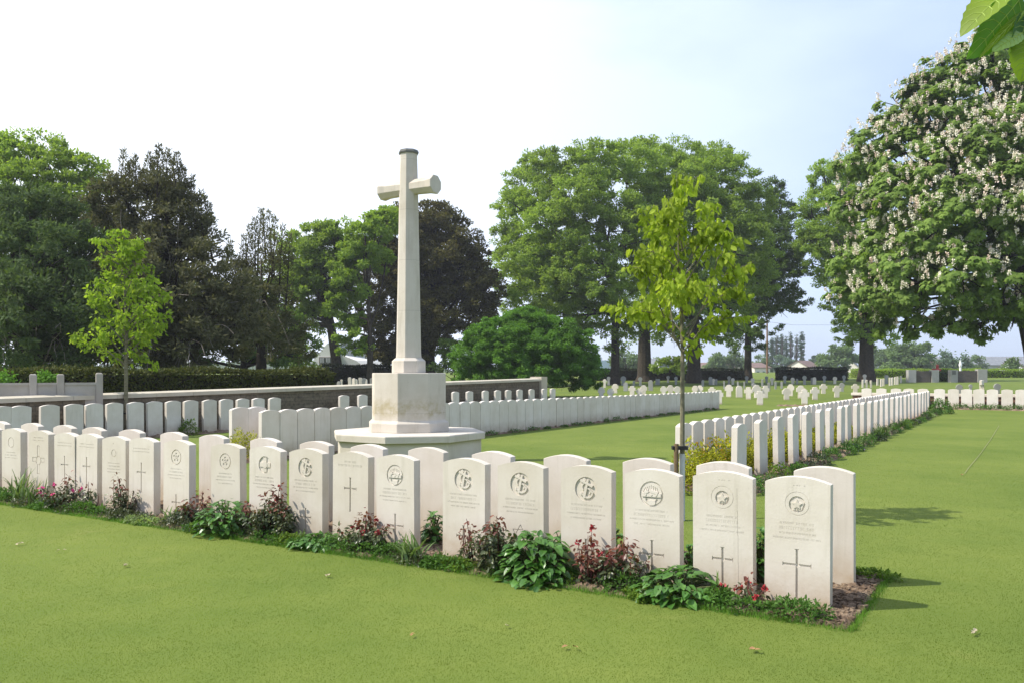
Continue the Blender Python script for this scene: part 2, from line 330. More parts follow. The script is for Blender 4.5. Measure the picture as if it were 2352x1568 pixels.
P1 = Vector((1.787, 5.31, 0))         # nearest carved headstone
def uv(u, v, z=0): return P1+U*u+V*v+Vector((0, 0, z))
def bed(name, P, D, S, t0, t1, s0, s1, step=.06, h=.03, seed=0, mat=None):
    """soil bed from P along D (t) and S (s), ragged edges, cloddy surface"""
    r = np.random.default_rng(seed); nt_ = max(2, int((t1-t0)/step)); ns = max(3, int((s1-s0)/step))
    ta = np.linspace(t0, t1, nt_+1); sa = np.linspace(s0, s1, ns+1); T, S_ = np.meshgrid(ta, sa, indexing='ij')
    e = np.minimum.reduce([(T-t0)/.05, (t1-T)/.05, (S_-s0)/.05, (s1-S_)/.05]); edge = np.clip(e, 0, 1)
    wob = r.normal(size=T.shape)*.016
    T2 = T+wob; S2 = S_+r.normal(size=T.shape)*.018
    Z = .004+edge*(h*.5+np.abs(r.normal(size=T.shape))*h)-(1-edge)*.02
    Pn, Dn, Sn = np.array(P), np.array(D), np.array(S)
    v = Pn+T2[..., None]*Dn+S2[..., None]*Sn; v[..., 2] = Z
    f = [(i*(ns+1)+j, i*(ns+1)+j+1, (i+1)*(ns+1)+j+1, (i+1)*(ns+1)+j) for i in range(nt_) for j in range(ns)]
    m = MB(); m.add(v.reshape(-1, 3), f); return tag(m.build(name, mat or M_soil, smooth=False), kind='structure')
bed('flower_bed', P1, V, U, -.37, 11.5, -.37, 1.14, .03, .012, 1)
C0 = Vector((-.62, 19.9, 0)); E0 = Vector((2.8, 10.72, 0)); E20 = Vector((2.11, 10.85, 0)); W0 = Vector((1.33, 35, 0)); F0 = Vector((17.5, 34.8, 0))
bed('flower_bed', E0, U, V, -.55, 24.2, -.42, 1.0, .09, .03, 2)
bed('flower_bed', C0, U, V, -7.2, 17.2, -.16, 1.0, .09, .025, 3)
bed('flower_bed', W0, U, V, -24, .6, -.3, .5, .09, .025, 4)
bed('flower_bed', F0, V, U, -7, 6.5, -.55, .35, .1, .025, 5)

# ------------------------------------------------------------------ headstones
SW, SH, ST = .395, .81, .08
def outline(wd=SW, h=SH, rise=.038, n=10, foot=-.12):
    pts = [(-wd/2, foot), (wd/2, foot)]
    for i in range(n+1):
        x = wd/2-wd*i/n; pts.append((x, h-rise*(2*x/wd)**2))
    return pts
def slab_stone(name, mat, out_pts, th, bev=.004):
    m = MB(); n = len(out_pts)
    m.add([(x, -th/2, z) for x, z in out_pts]+[(x, th/2, z) for x, z in out_pts],
          [tuple(range(n)), tuple(range(2*n-1, n-1, -1))]+[((i+1) % n, i, n+i, n+(i+1) % n) for i in range(n)])
    o = m.build(name, mat); bevel(o, bev); return o
def circ(cx, cz, r, n=28, sx=1, ph=0): return [(cx+sx*r*math.cos(ph+2*math.pi*i/n), cz+r*math.sin(ph+2*math.pi*i/n)) for i in range(n)]
def rect(cx, cz, w_, h_, a=0):
    c, s = math.cos(a), math.sin(a); return [(cx+x*c-z*s, cz+x*s+z*c) for x, z in ((-w_/2, -h_/2), (w_/2, -h_/2), (w_/2, h_/2), (-w_/2, h_/2))]
def arcband(cx, cz, r0, r1, a0, a1, n=10):
    o = [(cx+r1*math.cos(a0+(a1-a0)*i/n), cz+r1*math.sin(a0+(a1-a0)*i/n)) for i in range(n+1)]
    return o+[(cx+r0*math.cos(a1-(a1-a0)*i/n), cz+r0*math.sin(a1-(a1-a0)*i/n)) for i in range(n+1)]
def carved(name, shapes, mat=M_stone, th=ST):
    """a slab whose front face is cut to a depth inside every shape; later shapes win"""
    pts = []; faces = []
    for poly in [outline()]+[s[0] for s in shapes]:
        faces.append(list(range(len(pts), len(pts)+len(poly)))); pts += [Vector(p) for p in poly]
    depth = [0]+[s[1] for s in shapes]
    vo, eo, fo, _, _, of = delaunay_2d_cdt(pts, [], faces, 1, 1e-6, True)
    vid = {}; VV = []; FF = []
    def vv(i, d):
        if (i, d) not in vid: vid[(i, d)] = len(VV); VV.append((vo[i][0], -th/2+d, vo[i][1]))
        return vid[(i, d)]
    ed = {}
    for f, o in zip(fo, of):
        if not o: continue
        d = depth[max(o)]; FF.append(tuple(vv(i, d) for i in f))
        for a, b in zip(f, list(f[1:])+[f[0]]): ed.setdefault((min(a, b), max(a, b)), []).append((a, b, d))
    bnd = []
    for e, l in ed.items():
        if len(l) == 2 and l[0][2] != l[1][2]:
            a, b, d0 = l[0]; d1 = l[1][2]; FF.append((vv(a, d0), vv(b, d0), vv(b, d1), vv(a, d1)))
        elif len(l) == 1: bnd.append(l[0])
    for a, b, d in bnd: FF.append((vv(b, d), vv(a, d), vv(a, th), vv(b, th)))
    ol = outline(); base = len(VV); VV.extend((x, th/2, z) for x, z in ol); FF.append(tuple(range(base+len(ol)-1, base-1, -1)))
    m = MB(); m.add(VV, FF); return m.build(name, mat)
def letters(cz, h_, wd, rng, gap=.35, d=.0009):
    """a row of weathered, no longer readable incised strokes"""
    s = []; x = -wd/2; cw = h_*.72
    while x < wd/2-cw*.5:
        if rng.random() < .12: x += cw*.8; continue
        tw = h_*.16
        k = rng.random()
        s.append((rect(x+tw, cz, tw, h_), d))
        if k < .6: s.append((rect(x+cw*.62, cz, tw, h_), d))
        if k < .3: s.append((rect(x+cw*.38, cz+rng.uniform(-.3, .3)*h_, cw*.34, tw), d))
        elif k > .6: s.append((rect(x+cw*.45, cz+h_*.5-tw/2, cw*.4, tw), d)); 
        if k > .8: s.append((rect(x+cw*.45, cz-h_*.5+tw/2, cw*.4, tw), d))
        x += cw
    return s
def cross_cut(cz, h_, wd, arm=.32, t_=.014):
    top = cz+h_*arm; bot = cz-h_*(1-arm)
    return [(rect(0, (top+bot)/2, t_, h_), .010), (rect(0, cz, wd, t_), .010), (rect(0, top, t_*1.9, .004), .010), (rect(0, bot, t_*1.9, .004), .010), (rect(-wd/2, cz, .004, t_*1.9), .010), (rect(wd/2, cz, .004, t_*1.9), .010)]
def relief(shapes_pts, th0, parent, name='badge'):
    m = MB()
    for poly, h_ in shapes_pts:
        n = len(poly); y0 = -ST/2+th0+.0005; y1 = y0-h_
        m.add([(x, y0, z) for x, z in poly]+[(x, y1, z) for x, z in poly], [tuple(range(n, 2*n))]+[((i+1) % n, i, n+i, n+(i+1) % n)[::-1] for i in range(n)])
    return m.build(name, M_stone, parent)
def stone_design(kind, rng):
    sh = []; rel = []; bz = SH-.165
    tz = bz-.115
    def text(rows, z0):
        for i, (h_, wd) in enumerate(rows): sh.extend(letters(z0-i*.031, h_, wd, rng))
    if kind in ('anchor', 'anchor_star'):
        r = .075; sh.append((circ(0, bz, r, 36), .009))
        a = R(14)
        rel += [(rect(.0, bz+.002, .015, .118, -a*.9), .011), (rect(.004, bz+.036, .090, .014, -R(24)), .012), (circ(-.012, bz+.058, .0115, 12), .009),
                (arcband(.010, bz-.018, .028, .040, R(190), R(350), 10), .010), (arcband(-.004, bz+.012, .020, .028, R(60), R(230), 8), .008),
                (arcband(.012, bz-.014, .014, .022, R(-70), R(120), 8), .009), (rect(-.030, bz-.030, .018, .010, R(50)), .010), (rect(.042, bz-.018, .018, .010, -R(50)), .010)]
        text([(.013, .26), (.019, .24), (.011, .30), (.011, .24)], tz)
    elif kind == 'dragon':
        r = .075; sh.append((circ(0, bz, r, 36), .007)); sh.append((circ(0, bz, r-.010, 36), .002))
        for i in range(7): sh.append((rect(-.045+.014*i, bz+.034-abs(i-3)*.004, .004, .034, R(-28+8*i)), .006))
        sh += [(arcband(0, bz-.020, .030, .042, R(195), R(345), 10), .008), (rect(0, bz-.024, .075, .004), .008)]
        rel += [(rect(0, bz-.006, .118, .022), .007), (rect(-.032, bz+.010, .030, .016, R(30)), .010), (rect(.016, bz+.012, .050, .016, R(-16)), .009), (circ(.0, bz-.052, .016, 12, 1.6), .005), (circ(-.036, bz-.005, .006, 8), .010), (circ(.030, bz-.005, .006, 8), .010), (circ(.0, bz-.005, .006, 8), .010)]
        text([(.013, .24), (.019, .26), (.011, .32), (.011, .25)], tz)
    elif kind in ('leafring', 'leafring_small'):
        r = .074; sh += [(circ(0, bz, r, 40), .0018), (circ(0, bz, r-.0035, 40), 0)]
        r2 = .050 if kind == 'leafring' else .046
        sh += [(circ(0, bz-.004, r2, 32), .008), (circ(0, bz-.006, r2-.006, 5, 1, R(90)), .002)]
        st = []
        for i in range(10):
            rr = .032 if i % 2 == 0 else .015; an = R(90+36*i); st.append((rr*math.cos(an), bz-.006+rr*math.sin(an)))
        rel += [(st, .006), (rect(0, bz-.036, .005, .022), .005)]
        for dx in (-.02, 0, .014, .045): sh.append((rect(dx, bz+.112, .007, .004), .003))
        text([(.014, .21), (.020, .22), (.012, .23), (.011, .29)], tz-.01)
    elif kind == 'flower':
        r = .066; sh += [(circ(0, bz, r, 36), .008), (circ(0, bz, r-.008, 36), .001)]
        for i in range(5):
            an = R(90+72*i); sh.append((circ(.03*math.cos(an), bz+.03*math.sin(an), .010, 8), .006))
        sh += [(circ(0, bz, .016, 14), .006)]; rel += [(circ(0, bz, .009, 10), .004)]
        text([(.012, .18), (.016, .22), (.010, .26), (.010, .2)], tz)
    elif kind == 'crossbadge':
        r = .068; sh.append((circ(0, bz, r, 36), .009)); rel += [(rect(0, bz, .035, .115), .007), (rect(0, bz, .115, .035), .007), (circ(0, bz, .026, 16), .010)]
        sh.append((circ(-.0, bz, .0, 3) if False else rect(0, bz-.058, .03, .004), .009))
        text([(.012, .24), (.018, .24), (.010, .30), (.010, .22)], tz)
    elif kind == 'ring':
        r = .062; sh += [(circ(0, bz, r, 32), .006), (circ(0, bz, r-.007, 32), .0005)]; text([(.012, .2), (.014, .24), (.010, .26)], tz)
    elif kind == 'smallbadge':
        sh += [(circ(0, bz-.01, .040, 20), .004), (circ(0, bz-.01, .033, 20), .0005), (rect(-.01, bz+.09, .02, .004, R(30)), .004)]; text([(.010, .2), (.014, .2), (.010, .22), (.010, .22)], tz+.0)
    elif kind == 'textonly':
        text([(.016, .13), (.018, .27)], SH-.085)
    elif kind == 'plain':
        text([(.010, .26), (.010, .28)], SH-.11)
    elif kind == 'cruciform':
        a, b_ = .052, .16; z0 = SH-.33
        sh += [(rect(0, z0, a, b_*2), .007), (rect(0, z0, b_*1.5, a), .007), (rect(0, z0, a-.012, b_*2-.012), .002), (rect(0, z0, b_*1.5-.012, a-.012), .002), (circ(0, z0-.01, .052, 12), .006), (circ(0, z0-.01, .044, 12), .001)]
        text([(.010, .2), (.010, .22)], SH-.08)
    if kind in ('anchor', 'anchor_star', 'dragon', 'flower', 'crossbadge'):
        sc_b = lambda pl: [(x*1.15, bz+(z-bz)*1.15) for x, z in pl]
        sh = [(sc_b(pl), d) if d >= .001 else (pl, d) for pl, d in sh]; rel = [(sc_b(pl), h_) for pl, h_ in rel]
    cr = dict(anchor=(.21, .25, .13), dragon=(.235, .295, .17), leafring=(.265, .30, .17), leafring_small=(.245, .235, .135), flower=(.20, .24, .13), crossbadge=(.22, .25, .13),
              ring=None, smallbadge=(.27, .27, .14), textonly=(.50, .285, .135), plain=(.46, .30, .14), cruciform=None, anchor_star='star')[kind]
    if cr == 'star':
        z0 = .27; s3 = .075
        for k2 in (0, 1):
            for i in range(3):
                a0 = R(90+120*i+60*k2); a1 = a0+R(120); x0, z_0, x1, z_1 = s3*math.cos(a0), z0+s3*math.sin(a0), s3*math.cos(a1), z0+s3*math.sin(a1)
                L_ = math.hypot(x1-x0, z_1-z_0); sh.append((rect((x0+x1)/2, (z_0+z_1)/2, L_, .006, math.atan2(z_1-z_0, x1-x0)), .006))
    elif cr: sh += cross_cut(*([cr[0]+0] if False else [cr[0]]), cr[1], cr[2])
    return sh, rel
ROTA = -A0
def put(o, P, rot, rng, dz=0, tilt=.5):
    o.location = (P[0], P[1], dz+gz(P[1])); o.rotation_euler = (R(rng.uniform(-tilt, tilt)), R(rng.uniform(-tilt, tilt)), rot+R(rng.uniform(-.9, .9)))
AX = [(1833, 1093, 'leafring', 'nearest headstone, carved with a maple leaf in a ring above a wide cross'),
      (1664, 1081, 'leafring_small', 'chipped headstone with leaf badge in ring, hairline crack down its right side'),
      (1503, 1076, 'dragon', 'headstone with a scroll and winged badge, third from the near right end'),
      (1351, 1067.6, 'anchor', 'headstone with anchor badge and cross, behind thin red rose shoots'),
      (1202, 1059, 'anchor_star', 'headstone with anchor badge and a Star of David instead of a cross'),
      (1071, 1051, 'anchor', 'anchor badge headstone with wide gap and leafy plant on its left'),
      (915, 1043, 'dragon', 'round scroll badge headstone just left of the wide gap, behind iris blades'),
      (811, 1036, 'textonly', 'headstone without badge, two lines of lettering above a tall cross'),
      (709, 1029, 'anchor', 'anchor badge headstone between the badgeless headstone and the cross badge one'),
      (615, 1024, 'crossbadge', 'headstone with a cross shaped badge in a circle, dark rose in front'),
      (526, 1017.5, 'flower', 'flower in ring badge headstone rising behind the big leafy green plant'),
      (412, 1010, 'flower', 'flower in ring badge headstone standing alone left of the big leafy plant'),
      (332, 1004, 'plain', 'headstone with tall thin cross, right of the small square badge headstone'),
      (269, 1001, 'smallbadge', 'headstone with small faint badge, red tipped rose climbing in front'),
      (206, 995, 'plain', 'right one of the two touching headstones with thin crosses'),
      (157, 992.5, 'plain', 'left one of the two touching headstones with thin crosses'),
      (96, 987.5, 'cruciform', 'headstone with a large outlined cross carved over a small shield'),
      (34, 982.5, 'ring', 'headstone with plain ring badge beside the green blades at far left'),
      (-22, 978, 'plain', 'headstone cut by the left edge of the picture, front row')]
r_ = random.Random(3)
G_A = 'carved headstones of the front row'
for x, y, kind, lab in AX:
    t = t_of_x(P1, V, x); P = P1+V*t; dz = max(-.035, min(.035, (HY+.645*FPX/P[1]-y)*P[1]/FPX))
    sh, rel = stone_design(kind, r_)
    o = carved('headstone', sh)
    if rel: relief(rel, {'anchor': .009, 'anchor_star': .009, 'dragon': .002, 'leafring': .002, 'leafring_small': .002, 'flower': .001, 'crossbadge': .009}.get(kind, 0), o)
    put(o, P, ROTA, r_, dz, .35); tag(o, lab, 'headstone', G_A)
    if kind == 'leafring_small':
        m = MB(); pp = [(.095, SH-.10), (.098, SH-.25), (.101, SH-.40), (.103, SH-.58), (.104, SH-.74)]
        for a, b_ in zip(pp, pp[1:]): m.box(((a[0]+b_[0])/2, -ST/2, (a[1]+b_[1])/2), (.0012, .001, abs(a[1]-b_[1])+.002))
        m.build('crack', plain('crack_dirt', (.20, .17, .13)), o)

proto = slab_stone('headstone', M_stone, outline(), ST)
used = [False]
def stone(P, rot, lab, group, dz=0, mat=None, tilt=.5):
    if not used[0]: o = proto; used[0] = True
    else: o = clone(proto)
    put(o, P, rot, r_, dz, tilt); tag(o, lab, 'headstone', group); return o
BX = [(1894, 1070, 1), (1663, 1059, 1), (1490, 1051, 1), (1302, 1043, 1), (1134, 1035, 1), (982, 1026, 1), (848, 1019, 1), (728, 1012, 1), (612, 1004.5, 1), (492, 997, 1), (399, 991, 1), (305, 985, 1), (217, 980, 1), (151, 975, 1), (75, 970.5, 1), (0, 966.5, 1)]
PB = P1+U*.68
for i, (x, y, _) in enumerate(BX):
    t = t_of_x(PB, V, x); P = PB+V*t; dz = max(-.035, min(.035, (HY+.645*FPX/P[1]-y)*P[1]/FPX))
    stone(P, ROTA, 'plain backed headstone, %s from the right in the row just behind the carved ones' % ordn(i+1), 'plain backed headstones of the second row', dz)
proto2 = slab_stone('headstone', M_rowstone, outline(), ST, .005)
def stone2(P, rot, lab, group, dz=0, tilt=.5, _u=[False]):
    if not _u[0]: o = proto2; _u[0] = True
    else: o = clone(proto2)
    put(o, P, rot, r_, dz, tilt); tag(o, lab, 'headstone', group); return o
ROTE = math.atan2(U.y, U.x)
nC = 59
for i in range(nC):
    t = -6.62+i*.4095
    dzc = .03-(t+6.6)/23.5*.12
    stone2(C0+U*t, ROTE, '%s headstone from the left in the touching row running behind the memorial cross' % ordn(i+1), 'touching headstones of the middle row', dzc, .3)
c2 = C0+V*.66
for i, x in enumerate((551, 588)):
    t = t_of_x(c2, U, x); stone2(c2+U*t, ROTE, ['headstone left of the golden bush, at the start of the hidden back row', 'headstone just behind the first touching one, left of the golden bush'][i], 'back to back headstones of the middle row', .06)
E1x = [1690, 1743, 1785, 1819, 1850, 1881, 1902.5, 1929, 1944.5, 1965, 1981]
ts = [t_of_x(E0, U, x)+.12 for x in E1x]
while ts[-1] < 23.4: ts.append(ts[-1]+.93)
for i, t in enumerate(ts):
    stone2(E0+U*t, ROTE, '%s headstone from the near end of the spaced row beside the planted bed' % ordn(i+1), 'spaced headstones of the right hand row', 0, .9)
nE = 51
for i in range(nE):
    t = .22+i*.472
    stone2(E20+U*t, ROTE, '%s headstone from the near end of the tight row left of the spaced one' % ordn(i+1), 'tightly set headstones of the right hand row', .0, .5)
WX = [6, 46, 113, 170, 216, 262, 311, 355, 397.5, 437, 481, 519, 556, 592, 629.5, 789.5, 832, 1045.6, 1078, 1114, 1143, 1166.7, 1193, 1221, 1250, 1269]
for i, x in enumerate(WX):
    t = t_of_x(W0, U, x); P = W0+U*t
    stone2(P, ROTE+R(2), '%s headstone from the left in the row against the long stone wall' % ordn(i+1), 'headstones along the rubble wall', 0, .9)
FX = [1991, 2024.5, 2057.7, 2087.5, 2119.7, 2158, 2190, 2220.5, 2248.7, 2279.8, 2313.2, 2345.7]
for i, x in enumerate(FX):
    t = t_of_x(F0, V, x); P = F0+V*t
    stone2(P, ROTA, '%s headstone from the left in the far row against the low brick wall' % ordn(i+1), 'headstones along the low brick wall', 0, .6)

# ------------------------------------------------------------------ memorial cross
MC = Vector((-1.69, 13.9, 0))
mc = empty('memorial_cross', MC, ROTA, 'tall pale stone memorial cross on an octagonal stepped base', 'memorial cross')
def octa(r): return [(r*math.cos(R(22.5+45*i)), r*math.sin(R(22.5+45*i))) for i in range(8)]
def octpart(name, secs, mat=M_cross, bev=.008):
    m = MB(); k = len(secs); vs = []
    for z, r in secs: vs += [(x, y, z) for x, y in octa(r)]
    fs = [tuple(range(7, -1, -1)), tuple(range((k-1)*8, k*8))]+[(i*8+j, i*8+(j+1) % 8, (i+1)*8+(j+1) % 8, (i+1)*8+j) for i in range(k-1) for j in range(8)]
    m.add(vs, fs); return bevel(m.build(name, mat, mc), bev)
octpart('base_step', [(-.1, 1.21), (.398, 1.21)])
octpart('base_slab', [(.398, 1.27), (.50, 1.275), (.515, 1.26)])
octpart('plinth', [(.515, .672), (.66, .672), (.70, .622), (1.453, .622), (1.457, .61)])
octpart('shaft_collar', [(1.457, .285), (1.65, .285), (1.70, .225)])
octpart('shaft', [(1.70, .217), (1.78, .210), (4.34, .162), (4.95, .145), (5.03, .147)], bev=.006)
octpart('shaft_cap', [(5.02, .163), (5.045, .172), (5.085, .150)], M_cap, .004)
m = MB()
az = 4.47
for s in (-1, 1):
    vs = []; secs = [(.05, .120), (.42, .134), (.51, .153), (.545, .156), (.555, .145)]
    for d, r in secs: vs += [(s*d, x, az+y) for x, y in octa(r*1.02)]
    fs = [tuple(range((len(secs)-1)*8, len(secs)*8))]+[(i*8+j, i*8+(j+1) % 8, (i+1)*8+(j+1) % 8, (i+1)*8+j) for i in range(len(secs)-1) for j in range(8)]
    m.add(vs, fs)
bevel(m.build('cross_arms', M_cross, mc), .005)

# ------------------------------------------------------------------ walls, fence, hedges
def wallobj(name, p0, p1, th, z0a, z0b, mat, parent, z_lo=-.2, over=0):
    L_ = (p1-p0).length; m = MB(); v = [(0, -th/2, z_lo), (L_, -th/2, z_lo), (L_, th/2, z_lo), (0, th/2, z_lo), (0, -th/2, z0a), (L_, -th/2, z0b), (L_, th/2, z0b), (0, th/2, z0a)]
    m.add(v, [(3, 2, 1, 0), (4, 5, 6, 7), (0, 1, 5, 4), (1, 2, 6, 5), (2, 3, 7, 6), (3, 0, 4, 7)]); return m.build(name, mat, parent)
wp0 = W0+V*.62+U*(-26); wp1 = W0+V*.62+U*.35
d_ = wp1-wp0; sw_ = empty('stone_wall', wp0, math.atan2(d_.y, d_.x), 'long low rubble stone wall with pale coping behind the left headstone row', 'wall')
ln = d_.length
o = wallobj('masonry', Vector((0, 0, 0)), Vector((ln, 0, 0)), .36, .80, 1.12, M_masonry, sw_)
m = MB(); n_ = 26
for i in range(n_):
    a, b_ = ln*i/n_+.004, ln*(i+1)/n_-.004; za, zb = .80+.32*i/n_, .80+.32*(i+1)/n_
    v = []
    for x, z in ((a, za), (b_, zb)): v += [(x, -.24, z+.002), (x, .24, z+.002), (x, .24, z+.09), (x, .05, z+.125), (x, -.05, z+.125), (x, -.24, z+.09)]
    m.add(v, [(5, 4, 3, 2, 1, 0), (6, 7, 8, 9, 10, 11)]+[(j, (j+1) % 6, 6+(j+1) % 6, 6+j) for j in range(6)])
m.build('coping', M_coping, sw_)
m = MB(); m.box((ln+.27, 0, .55), (.5, .56, 1.5)); bevel(m.build('end_pillar', M_coping, sw_), .01)
bp0 = F0+U*.45+V*(-7.5); bp1 = F0+U*.45+V*3.4; d_ = bp1-bp0
bw = empty('brick_wall', bp0, math.atan2(d_.y, d_.x), 'low brown brick wall with white coping behind the far headstone row', 'wall'); ln = d_.length
wallobj('brickwork', Vector((0, 0, 0)), Vector((ln, 0, 0)), .3, .5, .5, M_brick, bw); m = MB(); m.box((ln/2, 0, .555), (ln+.1, .42, .11)); bevel(m.build('coping', M_whitecross, bw), .01)

def hedge(label, p0, p1, th, h, lm='hedge', n=6000, ls=.09, core=M_darkbark, top_jit=.05, name='hedge', group=None):
    d = p1-p0; ln = d.length; e = empty(name, p0, math.atan2(d.y, d.x), label, 'hedge', group); r = np.random.default_rng(int(ln*100) % 9999)
    m = MB(); m.box((ln/2, 0, h/2-.1), (ln-.1, th*.85, h+.1)); m.build('branches', core, e)
    fr = r.random(n); x = r.uniform(0, ln, n); y = r.uniform(-th/2, th/2, n); z = r.uniform(0, h, n)
    P = np.stack([x, y, z], 1); nn = np.zeros((n, 3)); f1 = fr < .42; f2 = (fr >= .42) & (fr < .9)
    P[f1, 1] = -th/2; nn[f1, 1] = -1; P[f2, 2] = h; nn[f2, 2] = 1; f3 = fr >= .9; P[f3, 0] = np.where(r.random(f3.sum()) < .5, 0, ln); nn[f3, 0] = 1
    P += nn*np.abs(r.normal(size=(n, 1)))*top_jit*(1+.8*np.sin(x*1.7))[:, None] + r.normal(size=(n, 3))*.02
    D = norm(nn*.8+rnd_unit(n, r)); Nn = norm(nn+rnd_unit(n, r)*.9); m = MB(); rhombs(m, P, D, Nn, r.uniform(.6, 1.3, n)*ls, r.uniform(.4, .7, n)*ls); m.build('foliage', LM[lm], e); return e
hedge('long clipped brownish green hedge behind the concrete fence and stone wall', gp(-330, Y=20.5), gp(738, Y=28.5), 1.4, 1.46, 'hedge', 42000, .10, top_jit=.035)
hedge('small bright clipped hedge end behind the white house trees', gp(735, Y=66), gp(905, Y=70), 1, 1.75, 'hedged', 5000, .16)
hedge('dark clipped hedge block left of the spreading trees, behind the round shrub', gp(1330, Y=96), gp(1705, Y=97), 1.2, 1.22, 'hedged', 9000, .16)
hedge('dark clipped hedge block between the two tree trunks, in front of the white gable', gp(1783, Y=97), gp(1942, Y=97), 1.2, 1.32, 'hedged', 6000, .16)
hedge('bright green field hedge behind the stone entrance wall on the right', gp(1960, Y=112), gp(2560, Y=112), 2.0, .95, 'broad', 14000, .2)

fe = empty('concrete_fence', (0, 0, 0), 0, 'grey concrete panel fence with three taller posts in front of the hedge', 'fence')
fx = [(-190, 17.0), (-60, 17.4), (76, 17.9), (139, 18.2), (228, 18.7)]
fp = [gp(x, Y=Y) for x, Y in fx]
for i, p in enumerate(fp):
    m = MB(); hh = EYE-((861 if i < 4 else 858)-HY)/FPX*p.y; m.box((p.x, p.y, hh/2), (.14, .14, hh), ROTE*.5); m.box((p.x, p.y, hh+.012), (.14, .14, .03), ROTE*.5, .7); bevel(m.build('post', M_concrete, fe), .01)
for a, b_ in zip(fp, fp[1:]):
    e = empty('panel_run', a, math.atan2(b_.y-a.y, b_.x-a.x)); bpy.data.objects.remove(e)
    L_ = (b_-a).length; an = math.atan2(b_.y-a.y, b_.x-a.x); m = MB(); c = (a+b_)/2; m.box((c.x, c.y, .60), (L_-.14, .06, 1.2), an); m.box((c.x, c.y, 1.225), (L_-.14, .10, .05), an); m.build('panel', M_concrete, fe)

# ------------------------------------------------------------------ trees
def limb(m, a, b, r0, r1, rng, seg=5, sag=0, k=6):
    pts = []; rad = []; d = b-a; ln = d.length; side = Vector((rng.gauss(0, 1), rng.gauss(0, 1), rng.gauss(0, .5))).normalized()*ln*.07
    for i in range(seg+1):
        t = i/seg; pts.append(a+d*t+side*math.sin(t*math.pi)+Vector((0, 0, sag*math.sin(t*math.pi)))+Vector([rng.gauss(0, ln*.008) for _ in range(3)])*(0 if i in (0, seg) else 1)); rad.append(r0+(r1-r0)*t)
    m.tube(pts, rad, k); return pts
def crown_leaves(m, lobes, ls, cov, rng, clump=.2, droop=.2, up=.6, ragged=.10, inner=.25, shape=.55):
    """leaf clumps through the shell of every lobe; gaps stay between clumps"""
    for c, r in lobes:
        c = np.array(c, float); r = np.array(r, float)*np.ones(3); rm = float(np.mean(r))
        n = int(cov*4.6*4*math.pi*rm*rm/(ls*ls)); cr = max(clump*rm, ls*2.2); nc = max(8, int(3.2*(rm/cr)**2))
        d = rnd_unit(nc, rng); d[:, 2] = np.where(d[:, 2] < -.55, -d[:, 2], d[:, 2]); rad = np.where(rng.random(nc) < inner, rng.uniform(.35, .8, nc), rng.uniform(.82, 1.0, nc)+np.abs(rng.normal(size=nc))*ragged)
        cc = c+d*r*rad[:, None]; per = n//nc
        cs = cr*rng.uniform(.55, 1.25, nc)
        idx = np.repeat(np.arange(nc), per); k = len(idx); off = rnd_unit(k, rng)*np.cbrt(rng.random((k, 1)))*cs[idx, None]; off[:, 2] *= .62
        P = cc[idx]+off; outw = norm(d[idx]+off/cr*.6)
        D = norm(outw*.7+rnd_unit(k, rng)*.8+np.array([0, 0, -droop])); Nn = norm(np.array([0, 0, up])+norm(d[idx]*.6+off/cs[idx, None]*.8)*.9+rnd_unit(k, rng)*.5)
        s = ls*rng.uniform(.6, 1.35, k); rhombs(m, P, D, Nn, s, s*shape)
def tree(name, label, cat, base, tr, lobes, lm, ls=.28, cov=1.0, seed=1, bark=None, group=None, split=.35, extra=None, lean=(0, 0), ivy=None, hood=0, **kw):
    rng = random.Random(seed); nr = np.random.default_rng(seed); e = empty(name, base, 0, label, cat, group); B = Vector(base)
    lobes = [(Vector(c)-B, r) for c, r in lobes]
    top = max(c.z for c, r in lobes); cxm = sum(c.x for c, r in lobes)/len(lobes); cym = sum(c.y for c, r in lobes)/len(lobes)
    m = MB(); fork = Vector((lean[0], lean[1], top*split)); m.tube([Vector((0, 0, -.3)), Vector((0, 0, .05)), Vector((fork.x*.15, fork.y*.15, top*.06)), fork*.55, fork], [tr*1.9, tr*1.45, tr*1.08, tr*.95, tr*.8], 12)
    m2pts = [fork, fork+Vector((cxm*.3, cym*.3, (top-fork.z)*.5)), Vector((cxm*.7, cym*.7, top))]
    m.tube(m2pts, [tr*.75, tr*.45, tr*.12], 8)
    for c, r in lobes:
        rr = r if isinstance(r, (int, float)) else sum(r)/3
        t = rng.uniform(0, .7) if c.z > fork.z+rr else 0
        a = fork.lerp(m2pts[1], t) if c.z > fork.z else fork*rng.uniform(.75, 1)
        limb(m, a, c, tr*.42, tr*.12, rng)
        for q in range(5):
            dd = Vector((rng.gauss(0, 1), rng.gauss(0, 1), rng.gauss(.25, .8))).normalized()*rr*.9; limb(m, c.lerp(a, rng.uniform(0, .35)), c+dd, tr*.13, tr*.03, rng, 3, 0, 4)
    m.build('trunk', bark or M_bark, e)
    m = MB(); crown_leaves(m, lobes, ls, cov, nr, **kw); m.build('crown', LM[lm], e)
    if extra: extra(e, lobes, nr)
    return e
def LB(Y, lst):
    """lobes from (picture x, picture y, radius in picture units, depth offset in m, flatten)"""
    o = []
    for q in lst:
        x, y, r, dy = q[:4]; fl = q[4] if len(q) > 4 else .85; Yd = Y+dy; o.append((P3(x, y, Yd), np.array((1, 1, fl))*r*Yd/FPX))
    return o
S_ = 'spreading trees beyond the crosses'
